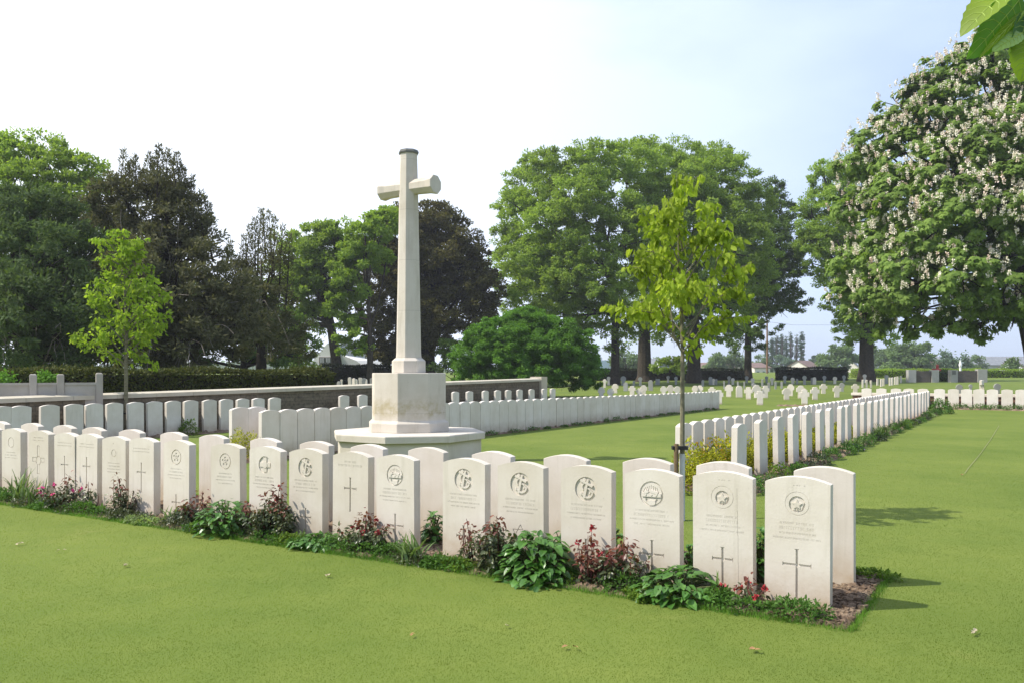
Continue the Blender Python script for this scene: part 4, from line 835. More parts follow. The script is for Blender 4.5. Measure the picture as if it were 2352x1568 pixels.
# ------------------------------------------------------------------ plants in the beds
def rose(base, h, wd, seed, label, flower=None, red=.35, dens=1.0, group='rose bushes among the front headstones', lsz=.045):
    rng = random.Random(seed); nr = np.random.default_rng(seed); e = empty('rose_bush', base, 0, label, 'rose bush', group); ms = MB(); ml = MB(); mr = MB(); mf = MB(); ns = int(11*dens)+2
    for i in range(ns):
        an = rng.uniform(0, 6.28); rr = wd/2*rng.uniform(.2, 1); hh = h*rng.uniform(.5, 1)*(1-.35*rr/(wd/2)) if i else h
        if i == 0: rr = wd*.12
        a = Vector((rng.gauss(0, .02), rng.gauss(0, .02), -.02)); b = Vector((math.cos(an)*rr, math.sin(an)*rr, hh)); mid = a.lerp(b, .5)+Vector((math.cos(an)*rr*.2, math.sin(an)*rr*.2, 0)); ms.tube([a, mid, b], [.006, .0045, .002], 5)
        k = int(60*dens*(hh/.4+.3)); t = nr.random(k)**.85
        P = (1-t[:, None])**2*np.array(a)+2*t[:, None]*(1-t[:, None])*np.array(mid)+t[:, None]**2*np.array(b); off = rnd_unit(k, nr)*nr.uniform(.015, .075, (k, 1)); off[:, 2] *= .6; P = P+off
        D = norm(off+np.array([0, 0, -.01])+rnd_unit(k, nr)*.02); Nn = norm(np.array([0, 0, 1.0])+rnd_unit(k, nr)*.6); s = lsz*nr.uniform(.6, 1.2, k)
        isr = (P[:, 2]/h+nr.normal(size=k)*.12) > (1-red)
        for mk_, msk in ((ml, ~isr), (mr, isr)):
            if msk.any(): leaves(mk_, P[msk], D[msk], Nn[msk], s[msk], s[msk]*.62, .15, .25)
        if flower and rng.random() < .3:
            mf = MB()
            for q in range(7):
                pp = np.array([tuple(b+Vector((rng.gauss(0, .008), rng.gauss(0, .008), rng.uniform(0, .012))))]); leaves(mf, pp, norm(nr.normal(size=(1, 3))+np.array([[0, 0, .5]])), rnd_unit(1, nr), .026, .026, .3, .4)
            mf.build('bloom', flower, e)
    ms.build('stems', M_redstem, e); ml.build('foliage', LM['rose'], e)
    if mr.n: mr.build('young_foliage', LM['rosered'], e)
    return e
def bergenia(base, h, wd, seed, label, n=110, lm='bergenia', ls=.085, name='leafy_plant', cat='plant', grp='broad leaved plants in the front bed', flat=.5):
    nr = np.random.default_rng(seed); e = empty(name, base, 0, label, cat, grp); ml = MB(); ms = MB()
    d = rnd_unit(n, nr); d[:, 2] = np.abs(d[:, 2]); rad = nr.uniform(.55, 1.0, n)**.6
    P = d*np.array([wd/2, wd/2, h])*rad[:, None]; ow = norm(d*np.array([1, 1, flat])); D = norm(ow*np.array([1, 1, .3])+rnd_unit(n, nr)*.35+np.array([0, 0, -.15])); Nn = norm(np.array([0, 0, 1.0])+d*.6+rnd_unit(n, nr)*.35); s = ls*nr.uniform(.65, 1.2, n)
    leaves(ml, P-D*s[:, None]*.5, D, Nn, s, s*.68, .14, .28)
    for i in range(0, n, 2): ms.tube([(0, 0, 0), Vector(P[i]*np.array([.5, .5, .7])), Vector(P[i])], [.006, .004, .003], 4, False)
    ms.build('stems', M_stem, e); ml.build('foliage', LM[lm], e); return e
def iris(base, h, wd, seed, label, n=34, grp='blade leaved clumps in the beds'):
    rng = random.Random(seed); m = MB(); e = empty('iris_clump', base, 0, label, 'plant', grp)
    for i in range(n):
        an = rng.uniform(0, 6.28); rr = wd/2*rng.uniform(.1, 1); hh = h*rng.uniform(.55, 1); a = Vector((rng.gauss(0, wd*.1), rng.gauss(0, wd*.1), -.01)); w0 = .011*rng.uniform(.6, 1.2); vs = []; dr = Vector((math.cos(an), math.sin(an), 0)); sd = Vector((-dr.y, dr.x, 0))
        bend = rng.uniform(.0, .5)
        for q in range(7):
            t = q/6; p = a+dr*rr*t**1.6+Vector((0, 0, hh*(t-bend*t**3*.9))); ww = w0*(1-t**2.5)+.0006; vs += [p-sd*ww, p+sd*ww]
        m.add(vs, [(q*2, q*2+1, q*2+3, q*2+2) for q in range(6)])
    m.build('blades', LM['iris'], e); return e
def cover(base, wx, wy, h, seed, label, lm='cover', n=420, ls=.03, rot=0, name='ground_cover_plant', grp='low plants in the beds', flower=None, cat='plant'):
    nr = np.random.default_rng(seed); e = empty(name, base, rot, label, cat, grp); m = MB(); n = int(n*1.9); d = rnd_unit(n, nr); d[:, 2] = np.abs(d[:, 2]); rad = np.cbrt(nr.random(n))*.5+.5
    lump = 1+.25*np.sin(d[:, 0]*7+seed)*np.cos(d[:, 1]*6); P = d*np.array([wx/2, wy/2, h])*(rad*lump)[:, None]; D = norm(d*.5+rnd_unit(n, nr)*.8+np.array([0, 0, .25])); Nn = norm(np.array([0, 0, 1.0])+rnd_unit(n, nr)*.7); s = ls*nr.uniform(.6, 1.3, n)
    leaves(m, P, D, Nn, s, s*.5, .12, .2); m.build('foliage', LM[lm], e)
    if flower:
        k = 60; m = MB(); d = rnd_unit(k, nr); d[:, 2] = np.abs(d[:, 2]); P = d*np.array([wx/2, wy/2, h])*1.03; leaves(m, P, norm(d+rnd_unit(k, nr)), rnd_unit(k, nr), .014, .013, .1, .1); m.build('flowers', flower, e)
    return e
def front(x, doff=-.16):
    """a spot in the front bed, doff from the carved faces"""
    Q = P1+U*(doff); t = t_of_x(Q, V, x); return Q+V*t+Vector((0, 0, .015))
def hh(x, ytop, doff=-.16):
    p = front(x, doff); return EYE-(ytop-HY)/FPX*p.y-.015
def ww(x, wpx, doff=-.16): return 1.22*wpx/FPX*front(x, doff).y
for i, (x, yt, wpx, do, lab, fl, rd, dn) in enumerate([
    (140, 1092, 125, -.20, 'dusky rose bush with one pink bloom before the two touching headstones', M_pink, .30, 1.2),
    (282, 1092, 72, -.16, 'narrow rose with curled red tips before the small badge headstone', None, .38, .8),
    (455, 1128, 75, -.14, 'brownish rose left of the big leafy green plant', None, .45, .9),
    (628, 1118, 95, -.20, 'dark rose with tall red shoot before the cross badge headstone', M_redp, .30, 1.3),
    (560, 1150, 60, -.10, 'reddish rose rising behind the big leafy plant', None, .5, .6),
    (832, 1172, 110, -.18, 'russet rose before the badgeless headstone', M_redp, .40, 1.3),
    (1075, 1188, 80, -.14, 'thin rose with deep red leaves before the anchor headstone', None, .55, .45),
    (1140, 1186, 100, -.22, 'dark leaved rose left of the Star of David headstone', M_redp, .22, 1.3),
    (1352, 1216, 78, -.20, 'spindly red leaved rose shoots before the anchor headstone in the middle', M_redp, .75, .6),
    (1437, 1234, 90, -.16, 'sparse bronze rose right of the spindly red shoots', None, .42, .8),
    (1706, 1322, 85, -.18, 'small straggly rose between the last two carved headstones', M_redp, .45, .6)]):
    rose(front(x, do), hh(x, yt, do), ww(x, wpx, do), 100+i, lab, fl, rd, dn)
for i, (x, yt, wpx, do, lab, n, lm, ls) in enumerate([
    (520, 1142, 128, -.24, 'big leafy dark green plant before the flower badge headstone', 150, 'bergenia', .075),
    (735, 1222, 120, -.22, 'low leafy plant between the dark rose and the russet rose', 130, 'bergenia', .060),
    (1238, 1212, 165, -.20, 'largest broad leaved plant before the Star of David headstone', 190, 'bergenia', .092),
    (1562, 1300, 185, -.18, 'wide broad leaved plant before the scroll badge headstone at right', 150, 'bergenia', .085),
    (998, 1172, 52, .36, 'leafy plant in the wide gap between two headstones', 70, 'bergenia', .07),
    (1585, 1238, 40, .36, 'leaves showing in the narrow gap left of the cracked headstone', 40, 'bergenia', .06),
    (1748, 1205, 52, .40, 'dark leafy plant in the gap beside the nearest headstone', 90, 'bergenia', .06),
    (1160, 1180, 60, .40, 'green leaves between the anchor and Star of David headstones', 50, 'bergenia', .07),
    (1290, 1215, 70, .36, 'green leaves right of the Star of David headstone', 50, 'bergenia', .07),
    (1420, 1210, 50, .36, 'green leaves left of the right hand scroll badge headstone', 40, 'bergenia', .06)]):
    bergenia(front(x, do), hh(x, yt, do), ww(x, wpx, do), 200+i, lab, int(n*1.6), lm, ls)
rp0 = random.Random(21)
for i, (x, yt, wpx, do, lab, n) in enumerate([(75, 1085, 90, -.26, 'dark arching blades left of the pink bloomed rose', 22), (380, 1165, 60, -.22, 'short upright blades by the thin cross headstone', 14), (690, 1195, 50, -.24, 'few upright blades right of the tall dark rose', 10), (1010, 1240, 60, -.22, 'loose blades in front of the wide gap', 12)]):
    iris(front(x, do), hh(x, yt, do), ww(x, wpx, do), 330+i, lab, n)
for i, (x, yt, wpx, do, lab, fl, rd, dn) in enumerate([(212, 1105, 60, -.12, 'wispy rose with pink petals before the touching thin cross headstones', M_pink, .25, .5), (640, 1150, 110, -.14, 'bushy dark foot of the rose before the cross badge headstone', None, .2, 1.3), (1155, 1225, 120, -.12, 'bushy dark rose behind the largest broad leaved plant', None, .15, 1.2), (1400, 1265, 90, -.10, 'low bronze rose at the foot of the middle anchor headstone', None, .3, .9)]):
    rose(front(x, do), hh(x, yt, do), ww(x, wpx, do), 130+i, lab, fl, rd, dn)
bergenia(front(1245, -.36), .13, .42, 231, 'low dark leaves at the foot of the largest broad leaved plant', 70, 'bergenia', .07)
for i, (x, yt, wpx, do, lab, n) in enumerate([(45, 1060, 95, -.18, 'long dark blades beside the ring badge headstone at far left', 40), (398, 1150, 90, -.2, 'thin arching blades left of the brownish rose', 16), (948, 1205, 125, -.26, 'tall pale green blades before the wide gap', 46), (1500, 1300, 60, -.3, 'few pale arching blades before the scroll badge headstone', 8), (1648, 1290, 40, -.2, 'few dry brown blades before the cracked headstone', 5)]):
    iris(front(x, do), hh(x, yt, do), ww(x, wpx, do), 300+i, lab, n)
for i, (x, yt, wpx, do, lab, lm, fl) in enumerate([
    (188, 1152, 100, -.26, 'low feathery green plant right of the pink bloomed rose', 'cover', None), (15, 1120, 60, -.2, 'low green plant at the left edge', 'cover', None), (325, 1196, 95, -.30, 'pale cream green mat before the thin cross headstone', 'pale', None),
    (275, 1170, 60, -.26, 'small dark plant with white specks before the small badge headstone', 'rose', None), (425, 1165, 50, -.18, 'purple flowered plant among the arching blades', 'rose', M_purple), (455, 1215, 60, -.28, 'low green mat left of the big leafy plant', 'cover', M_purple),
    (900, 1248, 88, -.24, 'fine leaved green plant left of the tall pale blades', 'cover', None), (1045, 1294, 100, -.26, 'bright mossy mound before the wide gap headstone', 'moss', None), (995, 1300, 50, -.3, 'small green tuft beside the mossy mound', 'cover', None),
    (690, 1252, 60, -.30, 'small green plant at the foot of the dark rose', 'cover', None), (1490, 1365, 90, -.34, 'yellowish green mat left of the wide broad leaved plant', 'moss', None), (1830, 1376, 135, -.26, 'low green mat at the foot of the nearest headstone', 'cover', None),
    (1650, 1350, 60, -.24, 'small mat under the straggly rose', 'cover', None), (1420, 1330, 90, -.2, 'dark low plant under the bronze rose', 'rose', None), (100, 1165, 80, -.30, 'dark low plant under the pink bloomed rose', 'cover', None), (600, 1225, 90, -.2, 'dark low plant under the tall dark rose', 'rose', None), (840, 1250, 90, -.2, 'dark low plant under the russet rose', 'rose', None), (1150, 1290, 90, -.22, 'dark low plant under the dark leaved rose', 'rose', None)]):
    cover(front(x, do), ww(x, wpx, do), .22, max(.05, hh(x, yt, do)), 400+i, lab, lm, 520, .026, ROTA, flower=fl)
for i in range(26):
    v_ = .25+i*.42; cover(uv(-.27+rp0.uniform(-.04, .03), v_+rp0.uniform(-.1, .1), .006), rp0.uniform(.30, .46), rp0.uniform(.15, .22), rp0.uniform(.06, .12), 800+i, '%s small filler plant from the near end along the front bed edge' % ordn(i+1), rp0.choice(['cover', 'rose', 'moss', 'cover']), 260, .026, ROTA, grp='small filler plants along the front bed edge')
cover(uv(1.02, -.28, .01), .35, .22, .05, 460, 'dry grassy tuft at the back corner of the bare soil', 'moss', 260, .03, ROTA)
# rows further off
rp = random.Random(9)
for i in range(34):
    t = -.3+i*.73; k = i/34
    P = E0+U*t+V*(-.30+rp.uniform(-.07, .08))
    cover(P, rp.uniform(.5, .8), rp.uniform(.30, .42), rp.uniform(.10, .22), 500+i, '%s low plant from the near end in the bed right of the spaced headstones' % ordn(i+1), rp.choice(['cover', 'cover', 'rose', 'moss', 'pale'] if i % 3 else ['cover']), 330, .035, ROTE, flower=M_purple if i in (9, 14) else None, grp='low plants edging the right hand bed')
for i, t in enumerate((6.8, 9.2, 10.2, 13.5)): iris(E0+U*t+V*-.32, .42, .6, 560+i, '%s blade leaved clump from the near end of the right hand bed' % ordn(i+1), 40)
cover(E0+U*23.6+V*-.35, 1.3, .9, .5, 570, 'round green bush at the far end of the right hand bed', 'cover', 900, .06, ROTE, 'bush', None, None, 'bush')
for i in range(17):
    t = -.55+i*.62; big = i in (0, 1)
    P = E0+U*t+V*(.36)
    e = cover(P, .75, .5, (.52 if i < 3 else .46 if i < 9 else .36)*rp.uniform(.85, 1.1), 600+i, '%s golden shrub from the near end between the two right hand rows' % ordn(i+1), 'yellow', 700, .05, ROTE, 'golden_shrub', 'golden shrubs between the right hand rows', None, 'shrub')
    if i < 3:
        nr = np.random.default_rng(i); k = 90; d = rnd_unit(k, nr); d[:, 2] = np.abs(d[:, 2]); m = MB(); leaves(m, d*np.array([.36, .25, .6]), norm(d), rnd_unit(k, nr), .035, .02); m.build('orange_tips', LM['yellowred'], e)
cover(C0+U*(-7.0)+V*.25, .75, .6, .48, 650, 'golden green shrub at the left end of the middle row', 'yellow', 900, .04, ROTE, 'golden_shrub', None, None, 'shrub')
for i in range(22):
    t = -1.5+i*.86+rp.uniform(-.3, .3); cover(C0+U*t+V*-.12, rp.uniform(.3, .8), .16, rp.uniform(.04, .12)*(2 if i in (3,) else 1), 700+i, '%s small weed from the cross along the foot of the middle row' % ordn(i+1), 'cover', 90, .04, ROTE, 'weed', 'weeds along the middle row')
for i, x in enumerate([433, 2205, 2252, 2285, 2330]):
    if i == 0: t = t_of_x(W0-V*.2, U, x); P = W0-V*.2+U*t; s = (.5, .3, .34)
    else: t = t_of_x(F0-U*.2, V, x); P = F0-U*.25+V*t; s = (.9, .3, .22)
    cover(P, *s, 740+i, ['yellow green weed before the wall row headstones', 'low bush before the second far headstone right of the bed', 'low bush before the middle of the far row', 'low plant before the far row, second from right', 'low plant before the far row at the right edge'][i], 'moss' if i == 0 else 'cover', 300, .05, 0, 'low_bush', 'low bushes before the far rows')

# ------------------------------------------------------------------ soil clods, grass, litter
mcl = MB(); nr = np.random.default_rng(77)
for i in range(2200):
    u = nr.uniform(-.34, 1.08); v = nr.uniform(-.36, .3) if i % 2 else nr.uniform(-.36, 3.4); r = abs(nr.normal())*.008+.003; c = np.array(uv(u, v, .020)); d = rnd_unit(8, nr)
    q = np.array([(-1, -1, -1), (1, -1, -1), (1, 1, -1), (-1, 1, -1), (-1, -1, 1), (1, -1, 1), (1, 1, 1), (-1, 1, 1)])*r*nr.uniform(.5, 1, (8, 1)); an = nr.uniform(0, 3); q = np.stack([q[:, 0]*math.cos(an)-q[:, 1]*math.sin(an), q[:, 0]*math.sin(an)+q[:, 1]*math.cos(an), q[:, 2]*.7], 1)
    mcl.add(q+c, [(3, 2, 1, 0), (4, 5, 6, 7), (0, 1, 5, 4), (1, 2, 6, 5), (2, 3, 7, 6), (3, 0, 4, 7)])
tag(mcl.build('soil_clods', M_soil), 'crumbly brown soil clods on the bed around the front headstones', 'soil', kind='stuff')
def in_bed(X, Y, pad=0):
    dx, dy = X-P1.x, Y-P1.y; u = dx*U.x+dy*U.y; v = dx*V.x+dy*V.y; a = (u > -.37-pad) & (u < 1.14+pad) & (v > -.37-pad) & (v < 11.5)
    dx, dy = X-E0.x, Y-E0.y; u = dx*U.x+dy*U.y; v = dx*V.x+dy*V.y; return a | ((u > -.55) & (u < 24.2) & (v > -.42) & (v < 1.0))
def grass(n, y0, y1, h, wd, seed, p=1.0):
    nr = np.random.default_rng(seed); q = nr.random(n); Y = y0*(y1/y0)**q; fd = np.clip((Y-7)/(y1-7), 0, 1); Y = Y[nr.random(n) > fd*fd*(3-2*fd)]; n = len(Y); X = nr.uniform(-1.05, 1.05, n)*Y; fx = np.clip((np.abs(X/Y)-.62)/.43, 0, 1); kx = nr.random(n) > fx*fx*(3-2*fx); X, Y = X[kx], Y[kx]; n = len(X); k = ~in_bed(X, Y, -.02+nr.normal()*.0); X, Y = X[k], Y[k]; n = len(X)
    P = np.stack([X, Y, np.zeros(n)], 1); lean = nr.normal(size=(n, 2))*.35; D = norm(np.stack([lean[:, 0], lean[:, 1], np.ones(n)], 1)); S = norm(np.cross(D, rnd_unit(n, nr))); sc_ = (Y/4.5)**.5
    H = h*nr.uniform(.5, 1.2, n)[:, None]; W = (wd*sc_)[:, None]; v = np.stack([P-S*W, P+S*W, P+D*H], 1).reshape(-1, 3); m = MB(); m.add(v, [np.arange(n*3).reshape(-1, 3)]); return m
tag(grass(980000, 3.0, 24, .0060, .0014, 5).build('mown_grass', LM['grass']), 'short mown green lawn grass covering the cemetery ground', 'grass', kind='stuff')
# longer tufts along the edges of the front bed
nr = np.random.default_rng(6); n = 22000; v = nr.uniform(-.4, 11, n); side = nr.random(n) < .62; u = np.where(side, -.375+nr.normal(size=n)*.022, 1.15+nr.normal(size=n)*.02); e2 = nr.random(n) < .06; u = np.where(e2, nr.uniform(-.37, 1.15, n), u); v = np.where(e2, -.38+nr.normal(size=n)*.015, v)
dens = .5+.5*np.sin(v*3.1)*np.sin(v*1.3+1); kk = nr.random(n) < dens+.35; u, v = u[kk], v[kk]; n = len(u)
P = np.array(P1)+u[:, None]*np.array(U)+v[:, None]*np.array(V); D = norm(nr.normal(size=(n, 3))*.35+np.array([0, 0, 1.0])); S = norm(np.cross(D, rnd_unit(n, nr))); H = nr.uniform(.02, .060, n)[:, None]; W = .0017
m = MB(); m.add(np.stack([P-S*W, P+S*W, P+D*H], 1).reshape(-1, 3), [np.arange(n*3).reshape(-1, 3)]); tag(m.build('edge_grass', LM['lush']), 'longer uncut grass fringing the front flower bed', 'grass', kind='stuff')
# fallen leaves
for i, (x, y, lab, mt, s) in enumerate([(1315, 1491, 'curled orange brown leaf fallen on the near lawn', M_dead, .05), (1737, 1501, 'flat brown leaf fallen on the near lawn at right', M_dead, .045), (755, 1326, 'pale dry leaf lying on the lawn below the russet rose', M_pale_debris, .045), (40, 1252, 'whitish scrap lying on the lawn at the left edge', M_pale_debris, .05), (2237, 1458, 'dry grass scrap on the lawn at lower right', M_pale_debris, .05), (947, 1465, 'tiny dark leaf on the lawn below the tall blades', M_dead, .03), (1165, 1445, 'tiny tan scrap on the lawn below the anchor headstone', M_pale_debris, .03), (2212, 1092, 'small reddish leaf at the end of the dry line on the lawn', M_dead, .05), (140, 1268, 'dry scrap on the lawn near the left edge', M_pale_debris, .035), (290, 1303, 'dry brown leaf fragments on the left lawn', M_pale_debris, .05)]):
    p = gp(x, y); nr = np.random.default_rng(i); m = MB()
    for q in range(3 if i else 2):
        D = norm(nr.normal(size=(1, 3))*np.array([1, 1, .06])); leaves(m, np.array([[0, 0, .010+.004*q]])+nr.normal(size=(1, 3))*.010*np.array([1, 1, .1]), D, norm(np.array([[0, 0, 1.0]])+nr.normal(size=(1, 3))*.2), s*.8, s*.5, .2, .12)
    o = m.build('fallen_leaf', mt); o.location = p+Vector((0, 0, .008)); tag(o, lab, 'leaf', 'fallen leaves on the lawn')
m = MB(); pts = [gp(2295, 977), gp(2275, 1010), gp(2250, 1045), gp(2225, 1075), gp(2216, 1088)]; m.tube([p+Vector((0, 0, .014)) for p in pts], [.0028]*5, 5); tag(m.build('straw_line', M_pale_debris), 'thin curved yellow dry line lying on the right hand lawn', 'straw line')

# ------------------------------------------------------------------ crosses and graves of the older cemetery
def cross_outline(w_=.44, h_=.68, stem=.27, head=.26):
    a = w_/2; s = stem/2; hd = head/2; z1 = h_*.50; z2 = h_*.80
    return [(-s, -.1), (s, -.1), (s, z1), (a, z1), (a, z2), (hd, z2), (hd, h_-.03), (hd*.5, h_), (-hd*.5, h_), (-hd, h_-.03), (-hd, z2), (-a, z2), (-a, z1), (-s, z1)]
def round_outline(w_=.36, h_=.68):
    return [(-w_/2, -.1), (w_/2, -.1)]+[(w_/2*math.cos(R(a)), h_-w_/2+w_/2*math.sin(R(a))) for a in range(0, 181, 20)]
def disc_outline(w_=.36, h_=.75):
    r = w_*.43; s = w_*.27; c = h_-r; a0 = math.degrees(math.asin(s/r)); return [(-s, -.1), (s, -.1)]+[(r*math.sin(R(a)), c-r*math.cos(R(a))) for a in np.linspace(a0, 360-a0, 20)]
def lobed_outline(w_=.42, h_=.68):
    return [(-w_*.30, -.1), (w_*.30, -.1), (w_*.30, h_*.48), (w_*.5, h_*.5), (w_*.5, h_*.80), (w_*.36, h_*.83), (w_*.28, h_*.96), (w_*.1, h_), (-w_*.1, h_), (-w_*.28, h_*.96), (-w_*.36, h_*.83), (-w_*.5, h_*.80), (-w_*.5, h_*.5), (-w_*.30, h_*.48)]
GT = {'c': ('stone_cross', cross_outline, 'stone cross', M_whitecross), 'l': ('stone_cross', lobed_outline, 'stone cross', M_whitecross), 'r': ('grave_stone', round_outline, 'gravestone', M_whitecross), 'd': ('disc_headed_gravestone', disc_outline, 'gravestone', M_greystone), 'g': ('disc_headed_gravestone', disc_outline, 'gravestone', M_whitecross), 'p': ('grave_post', round_outline, 'grave post', M_greystone)}
def q2(x, y): return 1335.2+x*.22395, 735+y*.22395
def q1(x, y): return 1825+x*.22395, 735+y*.22395
GL = []
for a in [(1413, 710, 850, 'c', 88), (1512, 655, 775, 'l', 82), (1620, 665, 780, 'r', 64), (1715, 680, 800, 'c', 86), (1800, 658, 785, 'l', 88), (1888, 665, 785, 'c', 74), (1832, 720, 857, 'c', 100), (2105, 692, 805, 'l', 88), (2148, 650, 765, 'l', 70), (2248, 665, 790, 'l', 88), (2290, 705, 853, 'c', 96),
          (205, 680, 790, 'l', 70), (300, 695, 790, 'l', 72), (347, 655, 745, 'l', 68), (522, 668, 765, 'c', 72), (600, 692, 775, 'c', 74), (640, 660, 765, 'l', 72), (845, 670, 770, 'l', 66), (915, 660, 765, 'l', 72), (985, 672, 770, 'l', 76), (1165, 665, 760, 'c', 60), (1218, 662, 760, 'l', 66), (1340, 680, 770, 'c', 76)]:
    GL.append((q2, *a))
for a in [(210, 680, 805, 'c', 90), (295, 655, 750, 'c', 74), (433, 665, 780, 'c', 80), (487, 645, 728, 'd', 60), (623, 655, 748, 'c', 74)]: GL.append((q1, *a))
for a in [(240, 605, 690, 'g', 46), (280, 580, 665, 'g', 42), (430, 575, 665, 'd', 66), (455, 640, 725, 'p', 44), (605, 585, 670, 'g', 48), (540, 622, 670, 'p', 24), (712, 615, 722, 'p', 46), (775, 600, 660, 'p', 30), (795, 600, 660, 'p', 22), (890, 570, 640, 'd', 40), (970, 580, 658, 'd', 42), (1325, 580, 660, 'p', 38), (1355, 600, 660, 'g', 36), (1382, 602, 660, 'p', 24),
          (1245, 615, 675, 'p', 26), (1515, 575, 660, 'd', 42), (1553, 595, 658, 'g', 42), (1466, 625, 702, 'p', 16), (1606, 630, 690, 'p', 16), (1672, 630, 700, 'p', 14), (1695, 573, 642, 'd', 44), (1757, 595, 665, 'g', 46), (1773, 650, 730, 'd', 56), (1857, 605, 680, 'p', 18), (1900, 575, 640, 'd', 40), (1925, 640, 725, 'p', 26), (1957, 590, 662, 'g', 44), (1992, 630, 705, 'p', 20), (2055, 630, 700, 'p', 22), (2088, 570, 645, 'd', 44), (2168, 590, 652, 'g', 48), (2213, 600, 655, 'p', 20), (2290, 570, 660, 'd', 50)]: GL.append((q2, *a))
for a in [(180, 590, 655, 'p', 26), (203, 585, 656, 'r', 34), (305, 570, 630, 'd', 42), (413, 580, 652, 'g', 50), (508, 567, 625, 'd', 42), (720, 555, 640, 'g', 44), (942, 563, 650, 'd', 48)]: GL.append((q1, *a))
for a in [(1690, 660, 752, 'd', 76), (1805, 660, 735, 'd', 42), (2080, 652, 752, 'd', 80)]: GL.append((q1, *a))
pal = dict(c='pale stone cross', l='pale stone cross with rounded shoulders', r='pale round topped gravestone', d='grey disc headed gravestone', g='pale disc headed gravestone', p='narrow grey grave post')
cnt = {}; order = sorted(range(len(GL)), key=lambda i: GL[i][0](GL[i][1], 0)[0])
rank = {}
for i in order: cnt[GL[i][4]] = cnt.get(GL[i][4], 0)+1; rank[i] = cnt[GL[i][4]]
for i, (q, x, y0, y1, ty, wz) in enumerate(GL):
    X, ya = q(x, y0); _, yb = q(x, y1)
    if yb < 878: yb = max(yb, 877)
    Y = solve(yb+ (2 if yb > 905 else 0)); k = FPX/Y; nm, fn, cat, mt = GT[ty]; o = slab_stone(nm, mt, fn(wz*.22395/k, (yb-ya)/k+.03), .12 if ty != 'p' else .1, .012)
    o.location = gp(X, Y=Y); o.rotation_euler = (R(r_.uniform(-1.5, 1.5)), R(r_.uniform(-1.5, 1.5)), R(r_.uniform(-14, 4))-.15)
    tag(o, '%s, %s from the left of its kind' % (pal[ty], ordn(rank[i])), cat, 'crosses and gravestones of the older plots')
# pale posts
for i, (x, yt, yb) in enumerate([(700, 610, 690), (738, 612, 690), (783, 618, 690), (850, 600, 668), (888, 605, 680), (913, 600, 672), (977, 590, 668), (1002, 588, 665), (1033, 582, 660), (1057, 578, 658), (1090, 570, 640)]):
    X, ya = q1(x, yt); _, yy = q1(x, yb); Y = solve(yy); m = MB(); hgt = (yy-ya)/FPX*Y; m.box((0, 0, hgt/2), (.13, .13, hgt)); m.box((0, 0, hgt+.01), (.13, .13, .03), 0, .6); o = m.build('marker_post', M_whitecross); o.location = gp(X, Y=Y); tag(o, '%s pale square marker post from the left, near the flared tree trunk' % ordn(i+1), 'post', 'pale marker posts')
# civil tombs beyond the left hedge
def q3(x, y): return 673.75+x*.17187, 735+y*.17187
for i, (x, y0, y1, ty, wz, mt) in enumerate([(285, 812, 895, 'd', 60, M_greystone), (358, 798, 880, 'g', 44, M_whitecross), (425, 820, 890, 'r', 70, M_greystone), (505, 796, 870, 'g', 40, M_whitecross), (598, 812, 880, 'r', 50, M_greystone), (650, 788, 865, 'g', 34, M_whitecross), (762, 758, 870, 'r', 44, M_whitecross), (812, 772, 870, 'r', 44, M_whitecross), (858, 785, 860, 'r', 28, M_whitecross), (897, 765, 860, 'c', 40, M_whitecross), (935, 772, 870, 'c', 40, M_greystone), (980, 782, 850, 'r', 36, M_whitecross), (1050, 770, 850, 'r', 40, M_greystone)]):
    X, ya = q3(x, y0); _, yb = q3(x, y1); Y = 56+i*.7; k = FPX/Y; base = gz(Y); nm, fn, cat, _m = GT[ty]; top = EYE-(ya-HY)/k; o = slab_stone(nm, mt, fn(wz*.17187/k, top-base), .14, .012); o.location = gp(X, Y=Y); o.rotation_euler = (R(r_.uniform(-4, 4)), R(r_.uniform(-6, 6)), R(r_.uniform(-25, 10)))
    tag(o, '%s weathered tomb marker from the left, before the white house' % ordn(i+1), cat, 'tomb markers before the white house')

